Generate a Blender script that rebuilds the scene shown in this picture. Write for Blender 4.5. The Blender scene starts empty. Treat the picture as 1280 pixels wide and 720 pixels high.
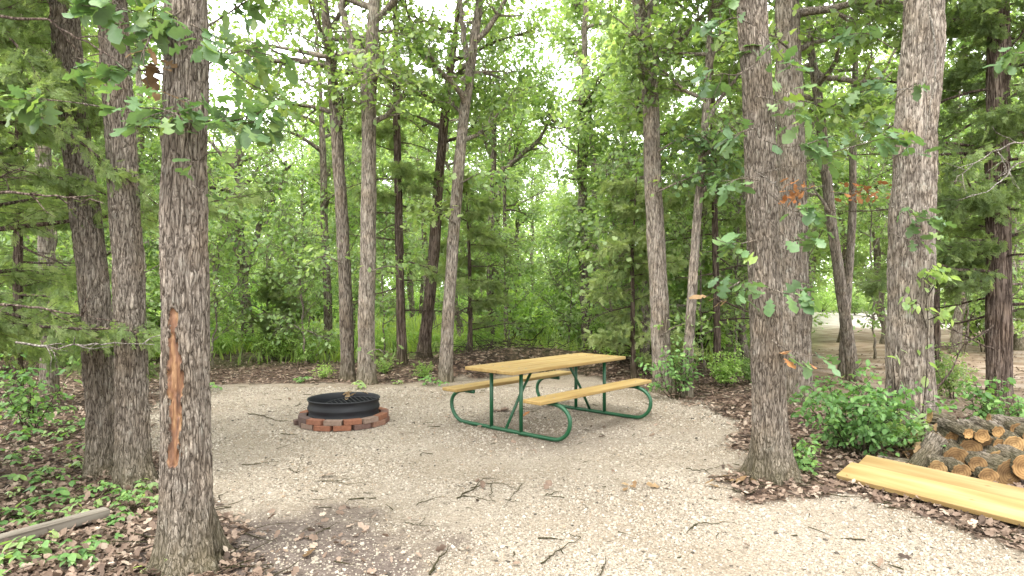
import bpy, math, random
import numpy as np

C = bpy.context.scene.collection
F, YH, H = 800.0, 364.0, 1.54          # focal length in photo pixels, horizon row, eye height in metres
R = math.radians
TAU = 2 * math.pi


def gp(px, py, z=0.0):                  # a point on the ground seen at a pixel
    Y = F * (H - z) / (py - YH)
    return ((px - 640) * Y / F, Y)


def at(px, py, Y):
    return np.array([(px - 640) * Y / F, Y, H - (py - YH) * Y / F])


# ------------------------------------------------------------------ noise
def _hash(ix, iy, iz, seed):
    n = (ix.astype(np.int64) * 374761393 + iy.astype(np.int64) * 668265263 + iz.astype(np.int64) * 2147483647 + seed * 1274126177) & 0xFFFFFFFF
    n = ((n ^ (n >> 13)) * 1274126177) & 0xFFFFFFFF
    n = (n ^ (n >> 16)) & 0xFFFFFFFF
    return n.astype(np.float64) / 4294967295.0


def vnoise(x, y, z=None, seed=1):
    x = np.asarray(x, float); y = np.asarray(y, float)
    z = np.zeros_like(x) if z is None else np.asarray(z, float)
    x, y, z = np.broadcast_arrays(x, y, z)
    ix, iy, iz = np.floor(x).astype(np.int64), np.floor(y).astype(np.int64), np.floor(z).astype(np.int64)
    fx, fy, fz = x - ix, y - iy, z - iz
    fx = fx * fx * (3 - 2 * fx); fy = fy * fy * (3 - 2 * fy); fz = fz * fz * (3 - 2 * fz)
    r = 0
    for a in (0, 1):
        for b in (0, 1):
            for c in (0, 1):
                w = (fx if a else 1 - fx) * (fy if b else 1 - fy) * (fz if c else 1 - fz)
                r = r + w * _hash(ix + a, iy + b, iz + c, seed)
    return r


def fbm(x, y, z=None, oct=4, seed=1):
    s, a, t = 0, 1.0, 0
    for i in range(oct):
        k = 2.03 ** i
        s = s + a * vnoise(np.asarray(x) * k, np.asarray(y) * k, None if z is None else np.asarray(z) * k, seed + i * 7)
        t += a; a *= .5
    return s / t


def sstep(a, b, x):
    t = np.clip((x - a) / (b - a), 0, 1)
    return t * t * (3 - 2 * t)


# ------------------------------------------------------------------ meshes
class MB:
    def __init__(self):
        self.v, self.f, self.t, self.n = [], [], [], 0

    def add(self, v, f, tint=0.5):
        v = np.asarray(v, float).reshape(-1, 3)
        for ff in (f if isinstance(f, list) else [f]):
            ff = np.asarray(ff, np.int64)
            if ff.size:
                self.f.append(ff + self.n)
        self.v.append(v)
        self.t.append(np.broadcast_to(np.asarray(tint, float), (len(v),)))
        self.n += len(v)
        return self

    def mesh(self, name, mat, smooth=True):
        m = bpy.data.meshes.new(name)
        v = np.concatenate(self.v)
        m.vertices.add(len(v)); m.vertices.foreach_set('co', v.astype(np.float32).ravel())
        sizes = np.concatenate([np.full(len(f), f.shape[1], np.int32) for f in self.f])
        loops = np.concatenate([f.ravel() for f in self.f]).astype(np.int32)
        m.loops.add(len(loops)); m.loops.foreach_set('vertex_index', loops)
        m.polygons.add(len(sizes))
        st = np.zeros(len(sizes), np.int32); st[1:] = np.cumsum(sizes)[:-1]
        m.polygons.foreach_set('loop_start', st)
        m.polygons.foreach_set('loop_total', sizes)
        m.polygons.foreach_set('use_smooth', np.full(len(sizes), smooth, bool))
        a = m.attributes.new('tint', 'FLOAT', 'POINT')
        a.data.foreach_set('value', np.concatenate(self.t).astype(np.float32))
        m.update(calc_edges=True)
        m.materials.append(mat)
        return m

    def build(self, name, mat, parent=None, smooth=True, loc=None):
        o = bpy.data.objects.new(name, self.mesh(name, mat, smooth))
        C.objects.link(o)
        if parent is not None:
            o.parent = parent
        if loc is not None:
            o.location = loc
        return o


def empty(name, label, cat, loc=(0, 0, 0), rz=0, group=None):
    o = bpy.data.objects.new(name, None)
    o.empty_display_size = .1
    C.objects.link(o); o.location = loc; o.rotation_euler = (0, 0, rz)
    return tag(o, label, cat, group)


def tag(o, label=None, cat=None, group=None, kind=None):
    if label: o['label'] = label
    if cat: o['category'] = cat
    if group: o['group'] = group
    if kind: o['kind'] = kind
    return o


def dup(root, loc, rz=0, s=1.0, label=None, group=None, tilt=(0, 0)):
    r = root.copy(); C.objects.link(r)
    r.location = loc; r.rotation_euler = (tilt[0], tilt[1], rz); r.scale = (s, s, s)
    if label: r['label'] = label
    if group: r['group'] = group
    for ch in list(root.children):
        c = ch.copy(); C.objects.link(c); c.parent = r
        for g in list(ch.children):
            d = g.copy(); C.objects.link(d); d.parent = c
    return r


def tube(path, rad, k=6, cap=True):
    p = np.asarray(path, float); n = len(p)
    rad = np.broadcast_to(np.asarray(rad, float), (n,))
    t = np.gradient(p, axis=0); t /= np.linalg.norm(t, axis=1, keepdims=True) + 1e-12
    main = p[-1] - p[0]
    if np.linalg.norm(main) < 1e-6: main = t[0]
    ref = np.eye(3)[np.argmin(np.abs(main))]
    # parallel transport
    u = np.zeros_like(p)
    u0 = np.cross(t[0], ref); u0 /= np.linalg.norm(u0)
    for i in range(n):
        u0 = u0 - t[i] * np.dot(u0, t[i]); u0 /= np.linalg.norm(u0) + 1e-12
        u[i] = u0
    w = np.cross(t, u)
    a = np.arange(k) * TAU / k
    v = p[:, None] + rad[:, None, None] * (np.cos(a)[None, :, None] * u[:, None] + np.sin(a)[None, :, None] * w[:, None])
    f = grid_faces(n, k)
    v = v.reshape(-1, 3)
    if cap:
        v = np.concatenate([v, p[:1], p[-1:]])
        i = np.arange(k)
        c0 = np.stack([np.full(k, n * k), (i + 1) % k, i], 1)
        c1 = np.stack([np.full(k, n * k + 1), (n - 1) * k + i, (n - 1) * k + (i + 1) % k], 1)
        return v, [f, np.concatenate([c0, c1])]
    return v, [f]


def grid_faces(n, k, wrap=True):
    i, j = np.meshgrid(np.arange(n - 1), np.arange(k if wrap else k - 1), indexing='ij')
    j2 = (j + 1) % k
    return np.stack([i * k + j, i * k + j2, (i + 1) * k + j2, (i + 1) * k + j], -1).reshape(-1, 4)


def box(x, y, z, cx=0, cy=0, cz=0, bev=0.0):
    """a bevelled box (chamfered edges) of full size x,y,z"""
    b = bev if bev else min(x, y, z) * .08
    vs = []; idx = {}
    for sx in (-1, 1):
        for sy in (-1, 1):
            for sz in (-1, 1):
                for ax in range(3):
                    h = [x / 2 - b, y / 2 - b, z / 2 - b]; h[ax] += b
                    idx[(sx, sy, sz, ax)] = len(vs)
                    vs.append((cx + sx * h[0], cy + sy * h[1], cz + sz * h[2]))
    f4, f3 = [], []
    for ax in range(3):
        o = [a for a in range(3) if a != ax]
        for s in (-1, 1):
            q = []
            for p, r in ((-1, -1), (1, -1), (1, 1), (-1, 1)):
                k = [0, 0, 0]; k[ax] = s; k[o[0]] = p; k[o[1]] = r
                q.append(idx[(k[0], k[1], k[2], ax)])
            f4.append(q if (s > 0) ^ (ax == 1) else q[::-1])
        for p in (-1, 1):
            for r in (-1, 1):
                ks = []
                for s in (-1, 1):
                    k = [0, 0, 0]; k[ax] = s; k[o[0]] = p; k[o[1]] = r
                    ks.append(k)
                a, c = ks
                f4.append([idx[(*a, o[0])], idx[(*a, o[1])], idx[(*c, o[1])], idx[(*c, o[0])]])
    for sx in (-1, 1):
        for sy in (-1, 1):
            for sz in (-1, 1):
                f3.append([idx[(sx, sy, sz, a)] for a in range(3)])
    v = np.array(vs, float); ctr = np.array([cx, cy, cz])

    def orient(fs):
        out = []
        for q in fs:
            n = np.cross(v[q[1]] - v[q[0]], v[q[2]] - v[q[0]])
            out.append(q if np.dot(n, v[q].mean(0) - ctr) > 0 else q[::-1])
        return np.array(out)
    return v, [orient(f4), orient(f3)]


def tubes(mb, P, rad, k, tint):
    """many open tubes of the same number of points at once: P (m, n, 3), rad (m, n)"""
    P = np.asarray(P, float); m, n, _ = P.shape
    rad = np.broadcast_to(np.asarray(rad, float), (m, n))
    t = np.gradient(P, axis=1); t /= np.linalg.norm(t, axis=2, keepdims=True) + 1e-12
    main = P[:, -1] - P[:, 0]
    ref = np.eye(3)[np.argmin(np.abs(main), axis=1)]
    u = np.cross(t, ref[:, None]); u /= np.linalg.norm(u, axis=2, keepdims=True) + 1e-12
    w = np.cross(t, u)
    a = np.arange(k) * TAU / k
    v = P[:, :, None] + rad[:, :, None, None] * (np.cos(a)[None, None, :, None] * u[:, :, None] + np.sin(a)[None, None, :, None] * w[:, :, None])
    f = grid_faces(n, k)
    mb.add(v.reshape(-1, 3), (f[None] + (np.arange(m) * n * k)[:, None, None]).reshape(-1, 4), tint)


def walks(p, d, L, n, rs, wig=.25, up=.0):
    """many random walks at once: p, d (m, 3), L (m,) -> (m, n+1, 3)"""
    p = np.asarray(p, float); d = np.asarray(d, float); m = len(p)
    d = d / (np.linalg.norm(d, axis=1, keepdims=True) + 1e-9); L = np.broadcast_to(np.asarray(L, float), (m,))
    out = [p]
    for i in range(n):
        d = d + rs.normal(0, wig, (m, 3)) * np.array([1, 1, .7]); d[:, 2] += up; d /= np.linalg.norm(d, axis=1, keepdims=True)
        out.append(out[-1] + d * (L / n)[:, None])
    return np.stack(out, 1)


def leaves_on(mb, tpls, P, counts, size, spread, rs, tints, droop=.35):
    """leaves along many twigs: P (m, n, 3), counts (m,), tints (m,)"""
    i0 = np.repeat(np.arange(len(P)), counts); n = len(i0)
    if n == 0: return
    t = rs.random(n) ** .7 * (P.shape[1] - 1); i = np.minimum(t.astype(int), P.shape[1] - 2); fr = (t - i)[:, None]
    pos = P[i0, i] * (1 - fr) + P[i0, i + 1] * fr + rs.normal(0, spread, (n, 3)) * np.array([1, 1, .6])
    d = P[i0, -1] - P[i0, 0]
    yaw = np.arctan2(d[:, 1], d[:, 0]) + rs.normal(0, 1.1, n); pitch = rs.normal(droop, .45, n); roll = rs.normal(0, .5, n)
    sel = rs.integers(0, len(tpls), n); tn = np.clip(tints[i0] + rs.normal(0, .17, n), 0, 1)
    for k, tp in enumerate(tpls):
        q = sel == k
        scatter(mb, tp, pos[q], rots(yaw[q], pitch[q], roll[q]), size * rs.uniform(.6, 1.2, q.sum()), tn[q])


def rots(yaw, pitch, roll):
    cy, sy, cp, sp, cr, sr = np.cos(yaw), np.sin(yaw), np.cos(pitch), np.sin(pitch), np.cos(roll), np.sin(roll)
    z, o = np.zeros_like(cy), np.ones_like(cy)
    Rz = np.stack([np.stack([cy, -sy, z], -1), np.stack([sy, cy, z], -1), np.stack([z, z, o], -1)], -2)
    Ry = np.stack([np.stack([cp, z, sp], -1), np.stack([z, o, z], -1), np.stack([-sp, z, cp], -1)], -2)
    Rx = np.stack([np.stack([o, z, z], -1), np.stack([z, cr, -sr], -1), np.stack([z, sr, cr], -1)], -2)
    return Rz @ Ry @ Rx                # the template points along +x


def scatter(mb, tpl, pos, rot, scale, tint):
    tv, tf = tpl
    n = len(pos)
    if n == 0: return
    k = len(tv)
    scale = np.broadcast_to(np.asarray(scale, float), (n,))
    v = pos[:, None] + scale[:, None, None] * np.einsum('nij,kj->nki', rot, tv)
    fs = [(f[None] + (np.arange(n) * k)[:, None, None]).reshape(-1, f.shape[1]) for f in tf]
    mb.add(v.reshape(-1, 3), fs, np.repeat(np.broadcast_to(tint, (n,)), k))


# leaf shapes (length 1 along +x)
def lobed_leaf(ts, ws, droop=.18, fold=.25):
    v = []
    for i, (t, w) in enumerate(zip(ts, ws)):
        z = -droop * t * t
        j = .03 * math.sin(i * 2.1)
        v += [(t, w, z + fold * w * .5 + j), (t, 0, z), (t, -w, z + fold * w * .5 - j)]
    n = len(ts)
    return np.array(v), [grid_faces(n, 3, False)]


OAK = lobed_leaf([0, .06, .16, .25, .33, .42, .54, .60, .66, .78, .86, .93, 1], [.012, .03, .13, .19, .075, .13, .40, .34, .13, .2, .31, .24, .05])
OAK2 = lobed_leaf([0, .1, .25, .36, .48, .6, .7, .82, 1], [.01, .05, .2, .12, .33, .22, .3, .24, .05], .3, -.2)
OVAL = lobed_leaf([0, .1, .3, .55, .8, 1], [.01, .13, .27, .30, .18, .01], .2, .2)
MID = lobed_leaf([0, .22, .42, .58, .8, 1], [.02, .2, .16, .36, .28, .04], .2, .25)
SIMPLE = (np.array([(0, 0, 0), (.5, .33, .05), (1, 0, -.15), (.5, -.33, .05), (.45, 0, 0)]), [np.array([(0, 4, 1), (1, 4, 2), (2, 4, 3), (3, 4, 0)])])
DRY = lobed_leaf([0, .15, .3, .42, .6, .78, 1], [.02, .16, .28, .15, .3, .24, .04], -.12, .55)


def spray_template(seed, n=10, L=1.0, w=.035):
    """a feathery cedar spray: a thin axis and thin side shoots with their own shoots"""
    r = random.Random(seed); v, f = [], []

    def sliver(a, b, w):
        a = np.array(a); b = np.array(b); d = b - a
        s = np.cross(d, (r.uniform(-.4, .4), r.uniform(-.4, .4), 1)); s = s / (np.linalg.norm(s) + 1e-9) * w
        k = len(v); m = a * .45 + b * .55
        v.extend([a, m + s, b, m - s]); f.append((k, k + 1, k + 2, k + 3))
    sliver((0, 0, 0), (L, 0, -.12), w)
    for i in range(n):
        t = (i + .6) / n
        for s in (-1, 1):
            a = np.array((t * L, 0, -.12 * t)); l = (.42 - .26 * t) * r.uniform(.7, 1.25)
            b = a + np.array((l * .75, s * l * .7, r.uniform(-.16, .12)))
            sliver(a, b, w)
            for q in (.45, .75):
                c = a + (b - a) * q
                sliver(c, c + np.array((l * .36 * r.uniform(.6, 1.3), s * l * r.uniform(-.1, .35), r.uniform(-.1, .1))), w * .9)
    return np.array(v), [np.array(f)]


SPRAYS = [spray_template(i) for i in range(3)]


# ------------------------------------------------------------------ materials
def mat(name):
    m = bpy.data.materials.new(name); m.use_nodes = True
    nt = m.node_tree; nt.nodes.clear()
    out = nt.nodes.new('ShaderNodeOutputMaterial')

    def N(t, ins=None, **kw):
        n = nt.nodes.new('ShaderNode' + t)
        for a, b in kw.items(): setattr(n, a, b)
        for a, b in (ins or {}).items():
            if hasattr(b, 'is_output') or isinstance(b, bpy.types.NodeSocket): nt.links.new(b, n.inputs[a])
            else: n.inputs[a].default_value = b
        return n

    def ramp(fac, stops, interp='LINEAR'):
        n = nt.nodes.new('ShaderNodeValToRGB'); n.color_ramp.interpolation = interp
        e = n.color_ramp.elements
        while len(e) < len(stops): e.new(.5)
        for el, (p, c) in zip(e, stops):
            el.position = p; el.color = (*c, 1) if len(c) == 3 else c
        nt.links.new(fac, n.inputs[0]); return n.outputs[0]

    def math_(op, a, b=None):
        n = nt.nodes.new('ShaderNodeMath'); n.operation = op
        for i, x in enumerate((a, b)):
            if x is None: continue
            if isinstance(x, bpy.types.NodeSocket): nt.links.new(x, n.inputs[i])
            else: n.inputs[i].default_value = x
        return n.outputs[0]

    def mix(f, a, b, mode='MIX'):
        n = nt.nodes.new('ShaderNodeMix'); n.data_type = 'RGBA'; n.blend_type = mode
        for i, x in ((0, f), (6, a), (7, b)):
            if isinstance(x, bpy.types.NodeSocket): nt.links.new(x, n.inputs[i])
            else: n.inputs[i].default_value = x if i == 0 else ((*x, 1) if len(x) == 3 else x)
        return n.outputs[2]

    def obj_coord(scale=(1, 1, 1)):
        tc = N('TexCoord'); mp = N('Mapping'); nt.links.new(tc.outputs['Object'], mp.inputs[0])
        mp.inputs['Scale'].default_value = scale
        return mp.outputs[0]

    def surf(s): nt.links.new(s, out.inputs[0])
    return m, nt, N, ramp, math_, mix, obj_coord, surf


def white(v): return (v, v, v)


def leaf_mat(name, dark, midc, light, trans=.42, rough=.5, spec=.35, under=1.25):
    m, nt, N, ramp, math_, mix, oc, surf = mat(name)
    t = N('Attribute', attribute_name='tint').outputs['Fac']
    oi = N('ObjectInfo').outputs['Random']
    f = math_('ADD', t, math_('MULTIPLY', math_('SUBTRACT', oi, .5), .3))
    col = ramp(f, [(0, dark), (.5, midc), (1, light)])
    ns = N('TexNoise', {'Vector': oc(), 'Scale': 34., 'Detail': 2.})
    col = mix(.35, col, ramp(ns.outputs[0], [(.3, white(.35)), (.7, white(1.))]), 'MULTIPLY')
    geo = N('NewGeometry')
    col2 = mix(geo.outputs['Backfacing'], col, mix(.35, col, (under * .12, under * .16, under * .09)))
    d = N('BsdfPrincipled', {'Base Color': col2, 'Roughness': rough, 'Specular IOR Level': spec})
    tc = mix(1., col, (1.3, 1.38, .62), 'MULTIPLY')
    tr = N('BsdfTranslucent', {'Color': tc})
    mx = N('MixShader', {0: trans, 1: d.outputs[0], 2: tr.outputs[0]})
    surf(mx.outputs[0])
    return m


def bark_mat(name, darkc, midc, light, sc=24., zs=.22, moss=.0, bump=.9, plates=1.0, warm=(1.05, .985, .90)):
    m, nt, N, ramp, math_, mix, oc, surf = mat(name)
    v = oc((1, 1, zs))
    warp = N('TexNoise', {'Vector': v, 'Scale': sc * .6, 'Detail': 3.})
    v2 = N('Mix', data_type='VECTOR'); v2.inputs[0].default_value = .03
    nt.links.new(v, v2.inputs[4]); nt.links.new(warp.outputs[1], v2.inputs[5])
    vo = N('TexVoronoi', {'Vector': v2.outputs[1], 'Scale': sc}, feature='DISTANCE_TO_EDGE')
    vc = N('TexVoronoi', {'Vector': v2.outputs[1], 'Scale': sc})
    cell = N('SeparateColor', {0: vc.outputs['Color']}).outputs[0]
    edge = ramp(vo.outputs[0], [(.0, white(0)), (.22, white(1))])
    n1 = N('TexNoise', {'Vector': v2.outputs[1], 'Scale': sc * .8, 'Detail': 4., 'Roughness': .6})
    ridge = ramp(math_('ABSOLUTE', math_('SUBTRACT', n1.outputs[0], .5)), [(0, white(0)), (.09, white(1))])
    n2 = N('TexNoise', {'Vector': v, 'Scale': sc * 3.5, 'Detail': 4., 'Roughness': .65})
    h = math_('MULTIPLY', math_('ADD', math_('MULTIPLY', edge, .62 * plates), math_('MULTIPLY', ridge, 1 - .62 * plates)), math_('ADD', math_('MULTIPLY', n2.outputs[0], .9), .45))
    crev = N('Attribute', attribute_name='tint').outputs['Fac']
    h = math_('MULTIPLY', h, math_('ADD', math_('MULTIPLY', crev, .5), .5))
    col = ramp(h, [(0.05, darkc), (.38, midc), (.95, light)])
    col = mix(1., col, ramp(cell, [(0, white(.78)), (1, white(1.15))]), 'MULTIPLY')
    n3 = N('TexNoise', {'Vector': oc((1, 1, .45)), 'Scale': 3.1, 'Detail': 4.})
    col = mix(1., col, ramp(n3.outputs[0], [(.3, (.74, .72, .69)), (.7, (1.12, 1.12, 1.12))]), 'MULTIPLY')
    n5 = N('TexNoise', {'Vector': oc(), 'Scale': 5., 'Detail': 3.})
    col = mix(ramp(n5.outputs[0], [(.45, white(0)), (.7, white(.8))]), col, mix(1., col, warm, 'MULTIPLY'))
    if moss:
        n4 = N('TexNoise', {'Vector': oc(), 'Scale': 7.5, 'Detail': 6., 'Roughness': .65})
        fm = math_('MULTIPLY', ramp(n4.outputs[0], [(.55, white(0)), (.66, white(moss))]), ramp(h, [(.3, white(0)), (.6, white(1))]))
        col = mix(fm, col, (.33, .35, .30))
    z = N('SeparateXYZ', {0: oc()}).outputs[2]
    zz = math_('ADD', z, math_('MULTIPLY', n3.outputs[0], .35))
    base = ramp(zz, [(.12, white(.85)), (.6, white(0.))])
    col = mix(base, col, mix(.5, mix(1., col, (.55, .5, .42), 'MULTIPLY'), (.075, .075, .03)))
    b = N('Bump', {'Height': h, 'Strength': bump, 'Distance': .02})
    p = N('BsdfPrincipled', {'Base Color': col, 'Roughness': .95, 'Specular IOR Level': .1, 'Normal': b.outputs[0]})
    surf(p.outputs[0])
    return m


def tint_mat(name, stops, rough=.8, spec=.2, trans=0., nscale=30., namt=.5, bump=0.):
    m, nt, N, ramp, math_, mix, oc, surf = mat(name)
    t = N('Attribute', attribute_name='tint').outputs['Fac']
    col = ramp(t, stops)
    ns = N('TexNoise', {'Vector': oc(), 'Scale': nscale, 'Detail': 3.})
    col = mix(namt, col, ramp(ns.outputs[0], [(.3, white(.4)), (.7, white(1.1))]), 'MULTIPLY')
    ins = {'Base Color': col, 'Roughness': rough, 'Specular IOR Level': spec}
    if bump:
        ins['Normal'] = N('Bump', {'Height': ns.outputs[0], 'Strength': bump, 'Distance': .01}).outputs[0]
    p = N('BsdfPrincipled', ins)
    if trans:
        tr = N('BsdfTranslucent', {'Color': col})
        surf(N('MixShader', {0: trans, 1: p.outputs[0], 2: tr.outputs[0]}).outputs[0])
    else: surf(p.outputs[0])
    return m


def wood_mat(name, a, b, c, along=(1, 14, 14), rough=.55):
    m, nt, N, ramp, math_, mix, oc, surf = mat(name)
    n1 = N('TexNoise', {'Vector': oc(along), 'Scale': 1.6, 'Detail': 1.2, 'Distortion': .1})
    n2 = N('TexNoise', {'Vector': oc((along[0] * 1.2, along[1] * 2.2, along[2] * 2.2)), 'Scale': 3., 'Detail': 2.})
    col = ramp(n1.outputs[0], [(.3, a), (.5, b), (.72, c)])
    col = mix(.16, col, ramp(n2.outputs[0], [(.35, white(.6)), (.65, white(1.))]), 'MULTIPLY')
    kn = N('TexVoronoi', {'Vector': oc((along[0] * 1.6, along[1] * .35, along[2] * .35)), 'Scale': 1.7})
    col = mix(ramp(kn.outputs['Distance'], [(.02, white(.8)), (.075, white(0))]), col, (.16, .085, .03))
    t = N('Attribute', attribute_name='tint').outputs['Fac']
    col = mix(1., col, ramp(t, [(0, white(.7)), (1, white(1.25))]), 'MULTIPLY')
    bp = N('Bump', {'Height': n2.outputs[0], 'Strength': .25, 'Distance': .003})
    p = N('BsdfPrincipled', {'Base Color': col, 'Roughness': rough, 'Specular IOR Level': .3, 'Normal': bp.outputs[0]})
    surf(p.outputs[0]); return m


M = {}
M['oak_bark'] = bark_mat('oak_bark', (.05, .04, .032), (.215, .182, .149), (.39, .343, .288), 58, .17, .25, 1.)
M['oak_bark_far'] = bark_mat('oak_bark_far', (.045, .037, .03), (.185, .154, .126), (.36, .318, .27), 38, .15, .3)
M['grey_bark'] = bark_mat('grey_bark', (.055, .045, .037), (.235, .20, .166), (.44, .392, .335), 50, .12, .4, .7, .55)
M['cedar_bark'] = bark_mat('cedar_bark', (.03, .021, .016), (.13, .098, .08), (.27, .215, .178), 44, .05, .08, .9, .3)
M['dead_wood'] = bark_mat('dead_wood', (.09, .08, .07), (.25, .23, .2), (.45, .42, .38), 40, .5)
M['twig'] = bark_mat('twig', (.02, .015, .012), (.06, .048, .038), (.14, .115, .09), 40, .5)
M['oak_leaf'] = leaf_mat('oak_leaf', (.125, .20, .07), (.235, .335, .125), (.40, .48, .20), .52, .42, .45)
M['near_leaf'] = leaf_mat('near_leaf', (.09, .165, .07), (.15, .255, .105), (.28, .37, .09), .36, .42, .5)
M['bright_leaf'] = leaf_mat('bright_leaf', (.18, .285, .11), (.30, .43, .175), (.47, .57, .27), .52, .42, .45)
M['young_leaf'] = leaf_mat('young_leaf', (.09, .19, .06), (.165, .31, .095), (.30, .45, .14), .42)
M['cedar_leaf'] = leaf_mat('cedar_leaf', (.13, .185, .08), (.255, .335, .15), (.42, .48, .24), .54, .7, .15)
M['hazed_leaf'] = leaf_mat('hazed_leaf', (.24, .34, .16), (.37, .48, .25), (.53, .62, .36), .54, .42, .45)  # distance haze is painted into this paler, greyer leaf colour
M['low_leaf'] = leaf_mat('low_leaf', (.20, .34, .09), (.33, .50, .14), (.50, .64, .23), .52, .42, .4)
M['grass'] = leaf_mat('grass', (.22, .31, .08), (.34, .45, .12), (.48, .56, .2), .5)
M['dry_leaf'] = tint_mat('dry_leaf', [(0, (.06, .041, .03)), (.35, (.165, .112, .08)), (.7, (.29, .213, .158)), (1, (.45, .365, .28))], .7, .25, .15)
M['orange_leaf'] = tint_mat('orange_leaf', [(0, (.34, .12, .045)), (.5, (.50, .22, .085)), (1, (.56, .33, .17))], .7, .2, .3)
M['tan_leaf'] = tint_mat('tan_leaf', [(0, (.10, .06, .03)), (.5, (.24, .15, .075)), (1, (.38, .27, .15))], .7, .2, .3)
M['stone'] = tint_mat('stone', [(0, (.065, .055, .044)), (.2, (.195, .166, .128)), (.55, (.305, .265, .208)), (.85, (.41, .37, .305)), (1, (.285, .216, .148))], .9, .2, 0., 60., .3)
M['table_wood'] = wood_mat('table_wood', (.24, .152, .05), (.29, .196, .07), (.325, .236, .095))
M['lumber'] = wood_mat('lumber', (.235, .152, .056), (.285, .198, .08), (.335, .25, .118), (1, 10, 10), .5)
M['old_wood'] = wood_mat('old_wood', (.09, .075, .058), (.17, .148, .117), (.25, .222, .18), (1, 18, 18), .9)


def paint_mat(name, col, rough=.3, spec=.5, dirt=.25):
    m, nt, N, ramp, math_, mix, oc, surf = mat(name)
    n = N('TexNoise', {'Vector': oc(), 'Scale': 9., 'Detail': 5.})
    c = mix(ramp(n.outputs[0], [(.45, white(0)), (.8, white(dirt))]), col, (.2, .19, .16))
    r = ramp(n.outputs[0], [(.3, white(rough)), (.8, white(min(1, rough + .35)))])
    p = N('BsdfPrincipled', {'Base Color': c, 'Roughness': r, 'Specular IOR Level': spec})
    surf(p.outputs[0]); return m


M['green_paint'] = paint_mat('green_paint', (.004, .062, .022), .32, .5, .10)
M['black_steel'] = paint_mat('black_steel', (.005, .006, .008), .5, .4, .06)
M['bolt'] = paint_mat('bolt', (.16, .16, .16), .45, .6, .5)
M['ash'] = tint_mat('ash', [(0, (.04, .04, .04)), (1, (.32, .31, .3))], .95, .1, 0, 14., .8, .6)
M['brick'] = tint_mat('brick', [(0, (.10, .068, .058)), (.35, (.155, .083, .06)), (.7, (.215, .09, .05)), (1, (.2, .142, .108))], .9, .2, 0, 38., .4, .35)


def cut_mat():
    m, nt, N, ramp, math_, mix, oc, surf = mat('cut_wood')
    v = oc()
    nz = N('TexNoise', {'Vector': v, 'Scale': 9., 'Detail': 3.})
    w = N('TexWave', {'Vector': v, 'Scale': 16., 'Distortion': 3.0, 'Detail': 2., 'Detail Scale': 2.}, wave_type='RINGS', rings_direction='Z')
    col = ramp(w.outputs[0], [(0, (.18, .115, .055)), (1, (.265, .185, .095))])
    col = mix(.75, col, ramp(nz.outputs[0], [(.35, (.25, .18, .13)), (.6, (1.1, 1.02, .9))]), 'MULTIPLY')
    oi = N('ObjectInfo').outputs['Random']
    col = mix(1., col, ramp(oi, [(0, (.75, .72, .72)), (.5, (1.1, 1.02, .9)), (1, (1.35, 1.4, 1.4))]), 'MULTIPLY')
    t = N('Attribute', attribute_name='tint').outputs['Fac']
    col = mix(1., col, ramp(t, [(0, white(.45)), (1, white(1.25))]), 'MULTIPLY')
    p = N('BsdfPrincipled', {'Base Color': col, 'Roughness': .85, 'Specular IOR Level': .15})
    surf(p.outputs[0]); return m


M['cut_wood'] = cut_mat()


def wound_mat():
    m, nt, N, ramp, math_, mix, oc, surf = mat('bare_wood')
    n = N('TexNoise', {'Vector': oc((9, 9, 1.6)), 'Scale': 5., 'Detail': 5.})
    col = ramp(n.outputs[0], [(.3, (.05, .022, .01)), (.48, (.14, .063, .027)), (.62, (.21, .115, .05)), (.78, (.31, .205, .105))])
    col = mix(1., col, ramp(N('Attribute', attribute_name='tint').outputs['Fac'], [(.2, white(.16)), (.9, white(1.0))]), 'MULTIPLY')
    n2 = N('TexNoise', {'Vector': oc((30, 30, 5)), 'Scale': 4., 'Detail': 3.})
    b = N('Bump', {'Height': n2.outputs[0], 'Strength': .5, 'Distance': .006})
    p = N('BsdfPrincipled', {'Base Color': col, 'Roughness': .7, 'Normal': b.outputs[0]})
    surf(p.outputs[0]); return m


M['bare_wood'] = wound_mat()


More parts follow.
